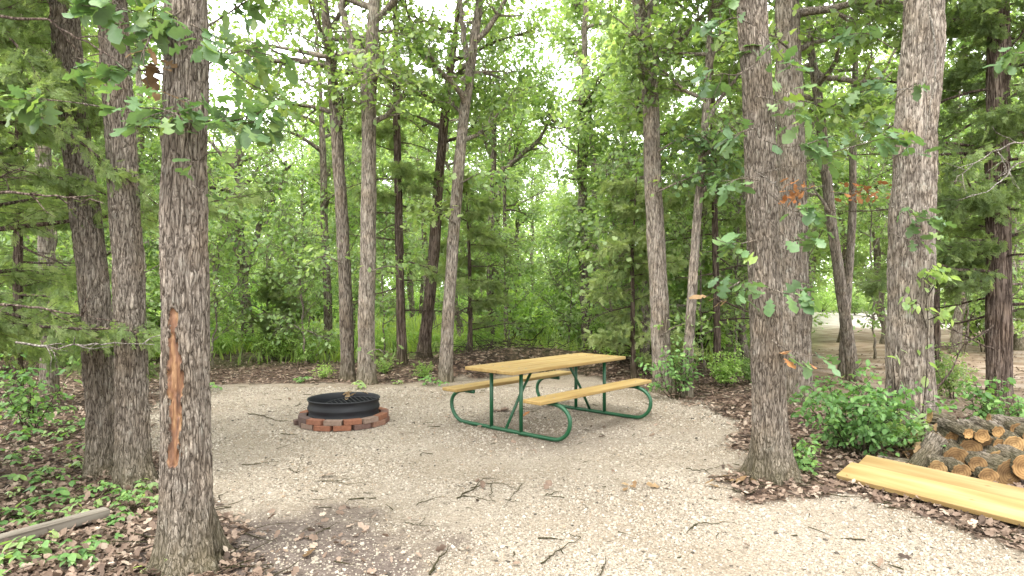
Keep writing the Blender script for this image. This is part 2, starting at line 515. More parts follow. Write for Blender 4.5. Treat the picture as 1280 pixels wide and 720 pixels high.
def ground_mat():
    m, nt, N, ramp, math_, mix, oc, surf = mat('ground')
    A = lambda n: N('Attribute', attribute_name=n).outputs['Fac']
    v = oc()
    # gravel
    vo = N('TexVoronoi', {'Vector': v, 'Scale': 60., 'Randomness': 1.})
    sx = N('SeparateColor', {0: vo.outputs['Color']})
    gc = ramp(sx.outputs[0], [(0, (.085, .071, .055)), (.25, (.225, .19, .146)), (.75, (.322, .279, .22)), (1, (.42, .378, .315))])
    vo2 = N('TexVoronoi', {'Vector': v, 'Scale': 190.})
    sx2 = N('SeparateColor', {0: vo2.outputs['Color']})
    gc2 = ramp(sx2.outputs[1], [(0, (.152, .126, .097)), (.5, (.262, .221, .17)), (1, (.352, .31, .252))])
    pn = N('TexNoise', {'Vector': v, 'Scale': 1.1, 'Detail': 4.})
    gcol = mix(ramp(pn.outputs[0], [(.4, white(.2)), (.6, white(.8))]), gc, gc2)
    gcol = mix(ramp(pn.outputs[1], [(.35, white(.0)), (.65, white(.35))]), gcol, (.22, .172, .122))
    gcol = mix(1., gcol, ramp(vo.outputs['Distance'], [(.4, white(1.)), (.8, white(.7))]), 'MULTIPLY')
    wn = N('TexNoise', {'Vector': v, 'Scale': .8, 'Detail': 5., 'Roughness': .6})
    gcol = mix(1., gcol, ramp(wn.outputs[0], [(.35, (.80, .77, .73)), (.6, (1.06, 1.06, 1.06))]), 'MULTIPLY')
    # leaf litter
    wv = N('TexNoise', {'Vector': v, 'Scale': 9., 'Detail': 2.})
    vw = N('Mix', data_type='VECTOR'); vw.inputs[0].default_value = .09
    nt.links.new(v, vw.inputs[4]); nt.links.new(wv.outputs[1], vw.inputs[5])
    lv = N('TexVoronoi', {'Vector': vw.outputs[1], 'Scale': 17.})
    ls = N('SeparateColor', {0: lv.outputs['Color']})
    lc = ramp(ls.outputs[0], [(0, (.04, .027, .02)), (.35, (.115, .072, .05)), (.7, (.21, .14, .10)), (.92, (.31, .23, .17)), (1, (.40, .33, .25))])
    lc = mix(1., lc, ramp(lv.outputs['Distance'], [(.2, white(1.)), (.7, white(.35))]), 'MULTIPLY')
    ln = N('TexNoise', {'Vector': v, 'Scale': 2.2, 'Detail': 5.})
    lc = mix(ramp(ln.outputs[0], [(.5, white(0)), (.66, white(.7))]), lc, (.045, .032, .024))
    # dirt
    dn = N('TexNoise', {'Vector': v, 'Scale': 26., 'Detail': 6., 'Roughness': .7})
    dc = ramp(dn.outputs[0], [(.3, (.045, .034, .029)), (.55, (.105, .082, .07)), (.75, (.2, .17, .15))])
    col = mix(A('gravel'), lc, gcol)
    col = mix(A('dirt'), col, dc)
    # straw coloured clearing and pale track far away
    sn = N('TexNoise', {'Vector': v, 'Scale': 1.6, 'Detail': 6.})
    sc = ramp(sn.outputs[0], [(.3, (.16, .11, .07)), (.5, (.27, .2, .138)), (.7, (.36, .30, .24))])
    col = mix(A('straw'), col, sc)
    pc = ramp(sn.outputs[0], [(.3, (.36, .32, .28)), (.7, (.5, .47, .43))])
    col = mix(A('pale'), col, pc)
    gn = ramp(sn.outputs[0], [(.3, (.05, .09, .02)), (.7, (.17, .25, .05))])
    col = mix(A('green'), col, gn)
    h = math_('ADD', math_('MULTIPLY', vo.outputs['Distance'], -1.), math_('MULTIPLY', lv.outputs['Distance'], -.6))
    b = N('Bump', {'Height': h, 'Strength': .6, 'Distance': .015})
    p = N('BsdfPrincipled', {'Base Color': col, 'Roughness': .95, 'Specular IOR Level': .15, 'Normal': b.outputs[0]})
    surf(p.outputs[0]); return m


M['ground'] = ground_mat()

# ------------------------------------------------------------------ ground
GR_PX = [(335, 745), (305, 700), (278, 655), (228, 618), (190, 606), (190, 560), (192, 520), (198, 490), (258, 482), (330, 481), (420, 480),
         (500, 481), (560, 476), (640, 467), (715, 464), (790, 483), (860, 503), (936, 528), (925, 560), (922, 600), (950, 626), (1012, 628),
         (1064, 622), (1110, 634), (1190, 655), (1290, 692), (1400, 745)]
GR = np.array([gp(*p) for p in GR_PX] + [(4.6, 1.0), (5.5, -6), (-3.5, -6), (-1.6, 1.5)])


def poly_sd(x, y, P):
    """signed distance, positive inside"""
    d = np.full(x.shape, 1e9); ins = np.zeros(x.shape, bool)
    for a, b in zip(P, np.roll(P, -1, 0)):
        e = b - a
        t = np.clip(((x - a[0]) * e[0] + (y - a[1]) * e[1]) / (e @ e), 0, 1)
        d = np.minimum(d, np.hypot(x - a[0] - t * e[0], y - a[1] - t * e[1]))
        c = ((a[1] > y) != (b[1] > y)) & (x < (b[0] - a[0]) * (y - a[1]) / (b[1] - a[1] + 1e-12) + a[0])
        ins ^= c
    return np.where(ins, d, -d)


MOUND = np.array((.35, 12.6))
TA = gp(234, 716); TD = gp(967, 603)


def gravel_mask(x, y):
    sd = poly_sd(x, y, GR)
    n = (fbm(x * 2.2, y * 2.2, oct=4, seed=5) - .5) * .7
    g = sstep(-.12, .14, sd + n)
    g = g * (1 - .9 * sstep(.55, .2, np.hypot(x - TD[0], y - TD[1]) + n * .5))
    return g


def dirt_mask(x, y):
    n = (fbm(x * 3.1, y * 3.1, oct=4, seed=9) - .5) * 1.0
    d = sstep(1.15, .55, np.hypot((x - gp(335, 685)[0]) * .85, (y - 3.6) * .95) + n)
    d = np.maximum(d, .8 * sstep(.5, .2, np.hypot(x - gp(420, 640)[0], (y - 4.4) * 1.6) + n * .8))
    e = sstep(1.1, .4, np.hypot((x - .46) * .7, (y - 6.9) * 1.1) + n * .8) * .25
    return np.maximum(d * .92, e)


def gh(x, y):
    x = np.asarray(x, float); y = np.asarray(y, float)
    sd = poly_sd(x, y, GR)
    out = sstep(0., -1.2, sd)
    h = (fbm(x * .9, y * .9, oct=3, seed=21) - .5) * .16 * out + (fbm(x * .5, y * .5, oct=2, seed=3) - .5) * .03
    dx, dy = x - MOUND[0], y - MOUND[1]
    h = h + .45 * np.exp(-(dx / 2.3) ** 2 - (dy / 1.0) ** 2) * sstep(0, -.6, sd)
    h = h + sstep(9, 30, y) * (fbm(x * .12, y * .12, oct=2, seed=8) - .5) * .6
    h = h + .035 * np.exp(-((x - TA[0]) ** 2 + (y - TA[1]) ** 2) / .35) + .04 * np.exp(-((x - TD[0]) ** 2 + (y - TD[1]) ** 2) / .3)
    return h


_g0 = {}


def g0(x, y):
    return float(gh(np.array([x]), np.array([y]))[0])


def axis(lo, hi, step, far_lo, far_hi):
    a = list(np.arange(lo, hi, step)); s = step
    while a[-1] < far_hi: s *= 1.13; a.append(a[-1] + s)
    s = step; b = [lo]
    while b[-1] > far_lo: s *= 1.13; b.append(b[-1] - s)
    return np.array(b[1:][::-1] + a)


gx = axis(-5, 5.5, .045, -420, 420); gy = axis(2.0, 10.5, .045, -40, 600)
XX, YY = np.meshgrid(gx, gy, indexing='xy')
gv = np.stack([XX, YY, gh(XX, YY)], -1).reshape(-1, 3)
b = MB(); b.add(gv, grid_faces(len(gy), len(gx), False))
ground = b.build('ground', M['ground']); tag(ground, kind='structure')


def set_attr(o, name, val):
    a = o.data.attributes.new(name, 'FLOAT', 'POINT'); a.data.foreach_set('value', np.asarray(val, np.float32).ravel())


x, y = gv[:, 0], gv[:, 1]
set_attr(ground, 'gravel', gravel_mask(x, y)); set_attr(ground, 'dirt', dirt_mask(x, y))
nz = (fbm(x * .25, y * .25, oct=4, seed=31) - .5)
ang = (x / np.maximum(y, 1)) * 800 + 640
right = sstep(960, 1060, ang) * (y > 8)
set_attr(ground, 'straw', right * sstep(7.5, 10, y + nz * 5) * .9)
set_attr(ground, 'pale', right * sstep(23, 29, y + nz * 10) * (1 - sstep(60, 75, y)))
set_attr(ground, 'green', np.clip(sstep(13, 19, y + nz * 8) * (1 - right) * .9 + sstep(60, 75, y), 0, 1))


def rng(s): return np.random.default_rng(s)


# ------------------------------------------------------------------ loose gravel, litter (uncountable)
def stone_templates():
    out = []
    c = np.array([(a, b_, c_) for a in (-1, 1) for b_ in (-1, 1) for c_ in (-1, 1)], float)
    fq = np.array([(0, 1, 3, 2), (4, 6, 7, 5), (0, 4, 5, 1), (2, 3, 7, 6), (0, 2, 6, 4), (1, 5, 7, 3)])
    for s in range(8):
        r = rng(100 + s)
        v = c * np.array([1, .75, .5]) * r.uniform(.55, 1.15, (8, 3)) + r.uniform(-.15, .15, (8, 3))
        out.append((v, [fq]))
    return out


r = rng(1)
ST = stone_templates(); sb = MB()
n_st = 300000
yy = 2.6 + 7.6 * r.random(n_st) ** 1.35; xx = r.uniform(-1, 1, n_st) * (.84 * yy + .2)
gm = gravel_mask(xx, yy) * (1 - .85 * dirt_mask(xx, yy))
clump = fbm(xx * 1.6, yy * 1.6, oct=3, seed=14)
keep = r.random(n_st) < gm * np.clip(.5 + (clump - .42) * 2.2, .3, 1)
xx, yy, clump = xx[keep], yy[keep], clump[keep]
sz = np.minimum(.003 + .0033 * r.gamma(1.5, .62, len(xx)), .019) * (.7 + .6 * clump) * (.62 + .055 * yy)
zz = gh(xx, yy) + sz * .15
idx = r.integers(0, len(ST), len(xx))
for k in range(len(ST)):
    q = idx == k; n = q.sum()
    scatter(sb, ST[k], np.stack([xx[q], yy[q], zz[q]], 1), rots(r.uniform(0, TAU, n), r.normal(0, .35, n), r.normal(0, .35, n)), sz[q], np.clip(r.normal(.52, .24, n), 0, 1))
tag(sb.build('gravel', M['stone'], smooth=False), 'loose crushed limestone gravel spread over the camp pad', 'gravel', kind='stuff')

r = rng(2); lb = MB()
n_l = 110000
yy = 2.7 + 15 * r.random(n_l) ** 1.5; xx = r.uniform(-1, 1, n_l) * (.86 * yy + .2)
gm = gravel_mask(xx, yy); dm = dirt_mask(xx, yy)
rgt = (xx / yy * F + 640 > 1010) & (yy > 8)
keep = r.random(n_l) < np.where(rgt, .25, 1) * np.where(gm > .5, .0012 + .22 * (1 - gm) + .05 * dm, np.clip(.5 + .8 * (fbm(xx * 1.3, yy * 1.3, seed=77) - .45), .1, .9)) * np.where(yy > 9, .7, 1)
xx, yy = xx[keep], yy[keep]; n = len(xx)
scatter(lb, DRY, np.stack([xx, yy, gh(xx, yy) + r.uniform(.002, .03, n)], 1), rots(r.uniform(0, TAU, n), r.normal(0, .4, n), r.normal(0, .5, n)), r.uniform(.028, .075, n), np.clip(r.normal(.5, .25, n), 0, 1))
tag(lb.build('leaf_litter', M['dry_leaf']), 'brown dead oak leaves covering the forest floor', 'leaf litter', kind='stuff')

r = rng(3); tb = MB()
n = 3600
yv = 2.9 + 10 * r.random(n) ** 1.4; xv = r.uniform(-1, 1, n) * (.84 * yv + .2); g_ = gravel_mask(xv, yv)
keep = r.random(n) > g_ * .9; xv, yv, g_ = xv[keep], yv[keep], g_[keep]; n = len(xv)
a = r.uniform(0, TAU, n); L = r.uniform(.06, .4, n) * (1 - .5 * g_)
p = np.stack([xv, yv, gh(xv, yv) + .012], 1); d = np.stack([np.cos(a), np.sin(a), r.normal(0, .08, n)], 1) * L[:, None]
s_ = np.stack([-d[:, 1], d[:, 0], 0 * a], 1) * r.normal(0, .12, n)[:, None]
tubes(tb, np.stack([p, p + d * .5 + s_, p + d], 1), np.array([.0042, .0035, .0012]) * r.uniform(.5, 1.4, n)[:, None], 4, .6)
n = 420                                           # brush heap behind the table
xv, yv = MOUND[0] + r.normal(0, 1.3, n), MOUND[1] - .3 + r.normal(0, .5, n)
keep = gravel_mask(xv, yv) < .3; xv, yv = xv[keep], yv[keep]; n = len(xv)
a = r.uniform(0, TAU, n); L = r.uniform(.25, .9, n)
p = np.stack([xv, yv, gh(xv, yv) + r.uniform(0, .16, n)], 1); d = np.stack([np.cos(a), np.sin(a), r.normal(0, .22, n)], 1) * L[:, None]
tubes(tb, np.stack([p, p + d * .5 + r.normal(0, .05, (n, 3)), p + d], 1), np.array([.007, .005, .002]) * r.uniform(.4, 1.4, n)[:, None], 4, .7)
tag(tb.build('twig_litter', M['twig']), 'thin fallen twigs strewn through the dead leaves', 'twig litter', kind='stuff')

# ------------------------------------------------------------------ tree building
def trunk_path(pts, Y, top, base_z, rs):
    """pts: [(px, py)] from base to the top of the picture, kept on the tree's own depth"""
    p = [np.array([at(px, py, Y)[0], Y, at(px, py, Y)[2]]) for px, py in pts]
    p[0][2] = base_z - .08
    d = p[-1] - p[-2]; d /= abs(d[2]) + 1e-6
    d[0] = np.clip(d[0], -.12, .12)
    z = p[-1][2]
    while z < top:
        stepz = min(1.2, top - z + .01); d[0] += rs.normal(0, .05); d[1] += rs.normal(0, .05)
        p.append(p[-1] + np.array([d[0], d[1], 1.0]) * stepz); z += stepz
    p = np.array(p)
    # dense smooth resample by z
    zs = np.arange(p[0, 2], p[-1, 2], .12)
    q = np.stack([np.interp(zs, p[:, 2], p[:, 0]), np.interp(zs, p[:, 2], p[:, 1]), zs], 1)
    k = np.array([1, 2, 3, 4, 3, 2, 1], float); k /= k.sum()
    for c in (0, 1):
        e = np.concatenate([np.full(3, q[0, c]), q[:, c], np.full(3, q[-1, c])]); q[:, c] = np.convolve(e, k, 'valid')
    return q


def trunk_mesh(path, rfun, k, dz, fine_top, seed, depth=.006, flare=.55, wound=None):
    """a trunk surface with bark ridges; returns (mb, wound mb)"""
    z0, z1 = path[0, 2], path[-1, 2]
    zs = list(np.arange(z0, min(fine_top, z1), dz)) + list(np.arange(min(fine_top, z1), z1, .2)) + [z1]
    zs = np.array(zs)
    cx = np.interp(zs, path[:, 2], path[:, 0]); cy = np.interp(zs, path[:, 2], path[:, 1])
    a = np.arange(k) * TAU / k
    Z, A = np.meshgrid(zs, a, indexing='ij')
    rad = rfun(Z)
    hz = np.maximum(Z - z0 - .08, 0)
    lob = 1 + flare * np.exp(-hz / .16) * (.55 + .45 * np.cos(A * 4 + seed) * np.cos(A * 2.3 + seed * 1.7))
    ca, sa = np.cos(A), np.sin(A)
    rr = rad * lob
    wob = (vnoise(ca * 1.2 + seed, sa * 1.2, Z * 2.2, seed) - .5) * .16 + (vnoise(ca * 3, sa * 3 + seed, Z * 5, seed + 3) - .5) * .09
    rr = rr * (1 + wob)
    X0, Y0 = ca * rad, sa * rad
    wx = (vnoise(X0 * 30, Y0 * 30, Z * 9, seed + 5) - .5) * .9
    n1 = vnoise(X0 * 46 + wx, Y0 * 46 + wx, Z * 9 + wx, seed + 1)
    n2 = vnoise(X0 * 90, Y0 * 90, Z * 22, seed + 2)
    ridge = sstep(0.0, .2, np.abs(n1 - .5)) * (.75 + .5 * n2)
    ridge = ridge * (1 - .35 * sstep(.08, 0, np.abs(vnoise(X0 * 25, Y0 * 25, Z * 26, seed + 9) - .5)))
    rr = rr + depth * (ridge - .5)
    tint = np.clip(ridge, 0, 1)
    fine = Z < fine_top
    tint = np.where(fine, tint, .85)
    inw = None
    if wound is not None:
        inw, carve = wound(A, Z)
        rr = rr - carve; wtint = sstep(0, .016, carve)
    V = np.stack([cx[:, None] + rr * ca, cy[:, None] + rr * sa, Z], -1).reshape(-1, 3)
    Fc = grid_faces(len(zs), k)
    wb = None
    mb = MB()
    if inw is not None:
        fw = inw.reshape(-1)[Fc].sum(1) >= 3
        wb = MB(); used, inv = np.unique(Fc[fw], return_inverse=True)
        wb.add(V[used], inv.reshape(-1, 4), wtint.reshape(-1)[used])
        Fc = Fc[~fw]
    mb.add(V, Fc, tint.reshape(-1))
    return mb, wb


def walk(p, d, L, n, rs, wig=.25, up=.08):
    pts = [np.array(p, float)]; d = np.array(d, float); d /= np.linalg.norm(d)
    for i in range(n):
        d = d + rs.normal(0, wig, 3) * np.array([1, 1, .7]); d[2] += up; d /= np.linalg.norm(d)
        pts.append(pts[-1] + d * L / n)
    return np.array(pts)


def leaves_along(mb, tpls, path, n, size, spread, rs, tint, droop=.35):
    t = rs.random(n) ** .7 * (len(path) - 1); i = np.minimum(t.astype(int), len(path) - 2); fr = (t - i)[:, None]
    pos = path[i] * (1 - fr) + path[i + 1] * fr + rs.normal(0, spread, (n, 3)) * np.array([1, 1, .6])
    d = path[-1] - path[0]; yaw0 = math.atan2(d[1], d[0])
    yaw = yaw0 + rs.normal(0, 1.1, n); pitch = rs.normal(droop, .45, n); roll = rs.normal(0, .5, n)
    sel = rs.integers(0, len(tpls), n)
    for k, tp in enumerate(tpls):
        q = sel == k
        scatter(mb, tp, pos[q], rots(yaw[q], pitch[q], roll[q]), size * rs.uniform(.6, 1.2, q.sum()), np.clip(rs.normal(tint, .2, q.sum()), 0, 1))


def crown(path, rfun, rs, z0, n_limb, spread, n_leaf, size, tpls, tint, wood, leaf, elev=.35, low_short=True, bare=0.0, limb_r=.38):
    """limbs, branches, twigs into wood; leaves into leaf.  path is local"""
    top = path[-1, 2]
    bp0, bd, bL, br = [], [], [], []
    tips = []
    for i in range(n_limb):
        f = (i + rs.random()) / n_limb
        z = z0 + (top - z0) * f ** .9
        p = np.array([np.interp(z, path[:, 2], path[:, 0]), np.interp(z, path[:, 2], path[:, 1]), z])
        az = i * 2.4 + rs.normal(0, .5); el = elev + rs.normal(0, .25) + .5 * f
        L = spread * (1 - .45 * f) * rs.uniform(.6, 1.15) * ((.45 + .55 * min(1, f * 4)) if low_short else 1)
        r0 = min(float(rfun(np.array(z))) * .75, limb_r * .12 * L ** .6)
        lp = walk(p, (math.cos(az) * math.cos(el), math.sin(az) * math.cos(el), math.sin(el)), L, 7, rs, .2, .03)
        rad = np.linspace(r0, .006, len(lp)); wood.add(*tube(lp, rad, 6, False), .8)
        for j in range(2, len(lp)):
            for _ in range(rs.integers(1, 3)):
                d = (lp[j] - lp[j - 1]); d = d / np.linalg.norm(d) + rs.normal(0, .75, 3) * np.array([1, 1, .6])
                bp0.append(lp[j]); bd.append(d); bL.append(L * rs.uniform(.2, .42)); br.append(rad[j] * .55 + .002)
        tips.append(lp[[-3, -2, -2, -1]])
    B = walks(bp0, bd, np.array(bL), 4, rs, .25, .02); br = np.array(br)
    tubes(wood, B, br[:, None] * np.linspace(1, 0, 5) + .0035 * np.linspace(0, 1, 5), 4, .8)
    d2 = (B[:, 1:] - B[:, :-1]).reshape(-1, 3); p2 = B[:, 1:].reshape(-1, 3)
    d2 = d2 / (np.linalg.norm(d2, axis=1, keepdims=True) + 1e-9) + rs.normal(0, .8, d2.shape)
    T = walks(p2, d2, rs.uniform(.18, .5, len(p2)), 3, rs, .25, .0)
    tubes(wood, T, np.linspace(.004, .002, 4), 3, .8)
    T = T[rs.random(len(T)) > bare] if bare else T
    T = np.concatenate([T, np.array(tips)])
    per = n_leaf / len(T)
    counts = (per * rs.gamma(1.6, .62, len(T))).astype(int)          # some twigs carry many leaves and some few
    leaves_on(leaf, tpls, T, counts, size, .11 + size * .35, rs, tint + rs.normal(0, .12, len(T)))


def cedar_crown(path, rs, z0, n_br, spread, wood, leaf, size=.17, per=11, bare_low=0., tint=.5, droop=-.02, az_range=None, taper=.85):
    top = path[-1, 2]
    tp0, td, tL, ty, tb_ = [], [], [], [], []
    for i in range(n_br):
        f = (i + rs.random()) / n_br; z = z0 + (top - z0) * f
        p = np.array([np.interp(z, path[:, 2], path[:, 0]), np.interp(z, path[:, 2], path[:, 1]), z])
        az = rs.uniform(*az_range) if az_range else i * 2.4 + rs.normal(0, .6)
        L = spread * (1.05 - taper * f) * rs.uniform(.45, 1.2)
        bp = walk(p, (math.cos(az), math.sin(az), rs.normal(.05, .22)), L, 7, rs, .13, droop)
        wood.add(*tube(bp, np.linspace(.006 + .008 * L, .003, len(bp)), 5, False), .7)
        bare = rs.random() < bare_low * (1 - f) * 1.6
        for j in range(1, len(bp)):
            d = bp[j] - bp[j - 1]; d /= np.linalg.norm(d)
            for s in (-1, 1):
                side = np.array([-d[1], d[0], 0]) * s
                for _ in range(2):
                    tp0.append(bp[j] - d * rs.uniform(0, L / 7)); td.append(d * .7 + side * rs.uniform(.5, 1) + np.array([0, 0, rs.normal(0, .25)]))
                    tL.append(L * rs.uniform(.12, .32) * (1.15 - j / len(bp)) + .08)
                    ty.append(math.atan2(d[1] + side[1] * .7, d[0] + side[0] * .7)); tb_.append(bare)
    T = walks(tp0, td, np.array(tL), 3, rs, .15, -.03); ty = np.array(ty)
    tubes(wood, T, np.linspace(.0035, .0015, 4), 3, .7)
    on = ~np.array(tb_); T = T[on]; ty = ty[on]
    i0 = np.repeat(np.arange(len(T)), per); n = len(i0)
    t = rs.random(n) * 2.99; ii = t.astype(int); fr = (t - ii)[:, None]
    pos = T[i0, ii] * (1 - fr) + T[i0, ii + 1] * fr + rs.normal(0, .022, (n, 3))
    yaw = ty[i0] + rs.normal(0, .6, n); sel = rs.integers(0, 3, n); tw = rs.normal(0, .12, len(T))
    for k in range(3):
        q = sel == k; m = q.sum()
        scatter(leaf, SPRAYS[k], pos[q], rots(yaw[q], rs.normal(.45, .65, m), rs.normal(0, 1.0, m)), size * rs.uniform(.6, 1.2, m), np.clip(tint + tw[i0[q]] + rs.normal(0, .15, m), 0, 1))


TREES = {}


def tree(key, label, pts, w, top=10., cat='tree', name='oak_tree', bark='oak_bark_far', leaf='oak_leaf', z0=3.5, n_limb=12, spread=2.4, n_leaf=4500,
         size=.12, tpls=(MID, SIMPLE), tint=.45, kind='oak', k=None, dz=None, fine=None, group=None, seed=None, wound=None, flare=.55, depth=.006, Y=None, elev=.35, bare=0., cedar=None, extra=None, taper=.55):
    rs = rng(seed if seed is not None else sum(map(ord, key)) * 13 + 7)
    px, py = pts[0]
    X, Yb = gp(px, py)
    if Y: Yb = Y; X = at(px, py, Y)[0]
    bz = g0(X, Yb)
    base = np.array([X, Yb, bz])
    path = trunk_path(pts, Yb, top, bz, rs) - base
    r0 = w * Yb / F / 2 * (.9 if w > 30 else .96)
    T = path[-1, 2]
    rfun = lambda z: np.maximum(r0 * (1.03 - taper * np.clip(z / T, 0, 1) - .45 * sstep(.55, 1, np.asarray(z) / T)), .012)
    root = empty(name, label, cat, base, 0, group)
    k = k or max(10, min(48, int(w * 2.2))); dz = dz or max(.02, Yb * .004)
    tm, wb = trunk_mesh(path, rfun, k, dz, min(T, fine or (H + 380 * Yb / F)), (seed or len(TREES)) + 1, depth, flare, wound)
    wood = MB(); lf = MB()
    if extra: extra(tm, lf, path, rfun, base, rs)
    if kind == 'oak':
        crown(path, rfun, rs, z0, n_limb, spread, n_leaf, size, tpls, tint, tm, lf, elev, bare=bare)
    else:
        cedar_crown(path, rs, z0, n_limb, spread, tm, lf, tint=tint, **(cedar or {}))
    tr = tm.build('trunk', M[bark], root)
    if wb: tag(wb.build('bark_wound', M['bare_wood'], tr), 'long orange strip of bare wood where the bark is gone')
    if lf.n: lf.build('crown', M[leaf], root)
    TREES[key] = root
    root['_r'] = r0
    return root


def limb_px(pts, Y, r0, r1, dys=None, k=6, sub=0, leafn=0, size=.11, tpls=(MID,), tint=.5):
    """an extra limb drawn through picture points at the tree's depth"""
    def fn(tm, lf, path, rfun, base, rs):
        p = np.array([at(px, py, Y + (dys[i] if dys else .05 * i)) for i, (px, py) in enumerate(pts)]) - base
        t = np.linspace(0, len(p) - 1, len(p) * 4); i = np.minimum(t.astype(int), len(p) - 2); fr = (t - i)[:, None]
        q = p[i] * (1 - fr) + p[i + 1] * fr
        q[1:-1] = (q[:-2] + 2 * q[1:-1] + q[2:]) / 4
        q += rs.normal(0, r0 * .25, q.shape)
        tm.add(*tube(q, np.linspace(r0, r1, len(q)), k), .8)
        for s in range(sub):
            j = rs.integers(len(q) // 3, len(q) - 1); d = q[j] - q[j - 1]; d = d / np.linalg.norm(d) + rs.normal(0, .7, 3)
            bp = walk(q[j], d, rs.uniform(.25, .8), 4, rs, .25, .02); tm.add(*tube(bp, np.linspace(r1 * 1.2 + .003, .002, 5), 4), .8)
            if leafn: leaves_along(lf, tpls, bp, leafn, size, .1, rs, tint)
    return fn


def multi(*fs):
    def fn(*a):
        for f in fs: f(*a)
    return fn


# the foreground oak with the torn bark
def wound_fn(A, Z):
    # on the side that faces the camera, a little to the viewer's left of the middle
    ctr = 1.5 * math.pi - .06 + .05 * np.sin(Z * 9)
    zc = [(.55, .0), (.575, .16), (.63, .2), (.66, .13), (.8, .16), (1.0, .24), (1.15, .2), (1.28, .11), (1.32, .16), (1.38, .14), (1.41, .0)]
    w = np.interp(Z, [a for a, _ in zc], [b_ for _, b_ in zc], left=0, right=0)
    w = w * 1.85 + (fbm(A * 14, Z * 22, oct=3, seed=4) - .5) * .34 * (w > .02)
    d = np.abs((A - ctr + math.pi) % TAU - math.pi)
    ins = d < w
    return ins, .018 * sstep(.05, -.10, d - w)


tree('A', 'thick rough barked oak with a long orange strip of bare wood', [(234, 716), (232, 560), (231, 400), (230, 250), (231, 130), (233, 0)], 61,
     top=6.6, name='oak_tree', bark='oak_bark', k=190, dz=.0075, fine=3.3, z0=4.2, n_limb=10, spread=2.6, n_leaf=2500, size=.13, seed=11, wound=wound_fn, flare=1.15, depth=.009, taper=.3)
tree('B', 'leaning oak, further of the twin trunks beside the cedar branches', [(130, 592), (128, 500), (120, 400), (111, 300), (98, 200), (88, 110), (80, 0)], 38,
     top=7, bark='oak_bark', k=110, dz=.012, fine=4., z0=4.6, n_limb=9, n_leaf=2500, seed=12, flare=.8, depth=.012, taper=.3)
tree('C', 'oak with a mossy base, nearer of the twin trunks behind the wounded oak', [(167, 606), (166, 500), (163, 400), (158, 300), (152, 200), (146, 100), (140, 0)], 40,
     top=7, bark='oak_bark', k=110, dz=.012, fine=4., z0=4.6, n_limb=9, n_leaf=2500, seed=13, flare=.95, depth=.012, taper=.3)
tree('D', 'grey oak trunk standing on the gravel edge beside the lumber boards', [(966, 602), (962, 500), (957, 400), (953, 270), (949, 150), (939, 0)], 43,
     top=6.8, bark='oak_bark', k=130, dz=.011, fine=4.1, z0=5, n_limb=11, n_leaf=3000, seed=14, flare=1.1, depth=.01, taper=.25)
tree('E', 'thick pale oak close behind the trunk by the lumber boards', [(995, 506), (993, 400), (990, 250), (986, 100), (984, 0)], 40,
     top=8, bark='grey_bark', k=90, dz=.02, fine=5.5, z0=4.6, n_limb=13, n_leaf=4000, seed=15, depth=.012, taper=.3)


def vine_stem(tm, lf, path, rfun, base, rs):
    pass


tree('F', 'largest bulging oak trunk directly behind the firewood heap', [(1138, 548), (1137, 400), (1139, 300), (1143, 200), (1147, 130), (1153, 60), (1156, 0)], 56,
     top=7.4, bark='grey_bark', k=140, dz=.014, fine=4.8, z0=5, n_limb=13, n_leaf=4000, seed=16, flare=.8, depth=.012, taper=.2)
tree('G', 'thin dark trunk between the bulging oak and the broad cedar', [(1168, 492), (1167, 400), (1168, 300), (1166, 150), (1164, 0)], 15, top=10, bark='cedar_bark', z0=3.5, n_limb=12, spread=1.8, n_leaf=2200, seed=17)
tree('I', 'straight grey oak just behind the far end of the picnic table', [(828, 490), (826, 420), (822, 330), (817, 250), (815, 180), (812, 100), (803, 30), (797, 0)], 24,
     top=8.2, bark='grey_bark', k=64, dz=.02, z0=4., n_limb=16, n_leaf=5000, seed=18, taper=.3, extra=limb_px([(806, 40), (795, 38), (788, 45), (782, 43)], 9.8, .05, .02))
tree('J', 'slender young oak leaning beside the grey oak near the table', [(859, 496), (861, 430), (867, 340), (872, 260), (878, 200), (884, 120)], 13, top=7.5, bark='grey_bark', z0=2.6, n_limb=14, spread=1.5, n_leaf=2500, size=.1, seed=19)
tree('K', 'thin reddish cedar trunk behind the slender young oak', [(897, 472), (896, 400), (894, 300), (892, 200), (890, 100)], 9, top=8, name='cedar_tree', bark='cedar_bark', leaf='cedar_leaf', kind='cedar', z0=1.0, n_limb=40, spread=1.6, tint=.65,
     cedar=dict(bare_low=.6, per=5, size=.16), seed=20)
tree('L', 'thin crooked oak whose low branch carries orange dead leaves', [(1068, 476), (1062, 430), (1052, 370), (1046, 320), (1038, 270), (1034, 230), (1029, 180), (1022, 110), (1012, 60), (1012, 0)], 14,
     top=8, bark='grey_bark', z0=4.4, n_limb=13, spread=2.2, n_leaf=4200, seed=21, taper=.3,
     extra=multi(limb_px([(1020, 90), (1032, 97), (1060, 101), (1082, 103), (1098, 98)], 11, .055, .035),
                 limb_px([(1036, 265), (1025, 245), (1008, 240), (985, 238)], 10.9, .035, .012, sub=4),
                 limb_px([(1024, 120), (1020, 150), (1030, 175), (1036, 200)], 10.8, .04, .03),
                 limb_px([(1100, 100), (1120, 60), (1150, 30), (1180, 20)], 11.4, .03, .012, sub=6, leafn=14)))
tree('L2', 'second thin grey trunk close behind the crooked oak', [(1053, 470), (1057, 400), (1062, 330), (1066, 260), (1066, 180), (1070, 60)], 11, top=9, bark='grey_bark', z0=4., n_limb=12, spread=2., n_leaf=3000, seed=22)
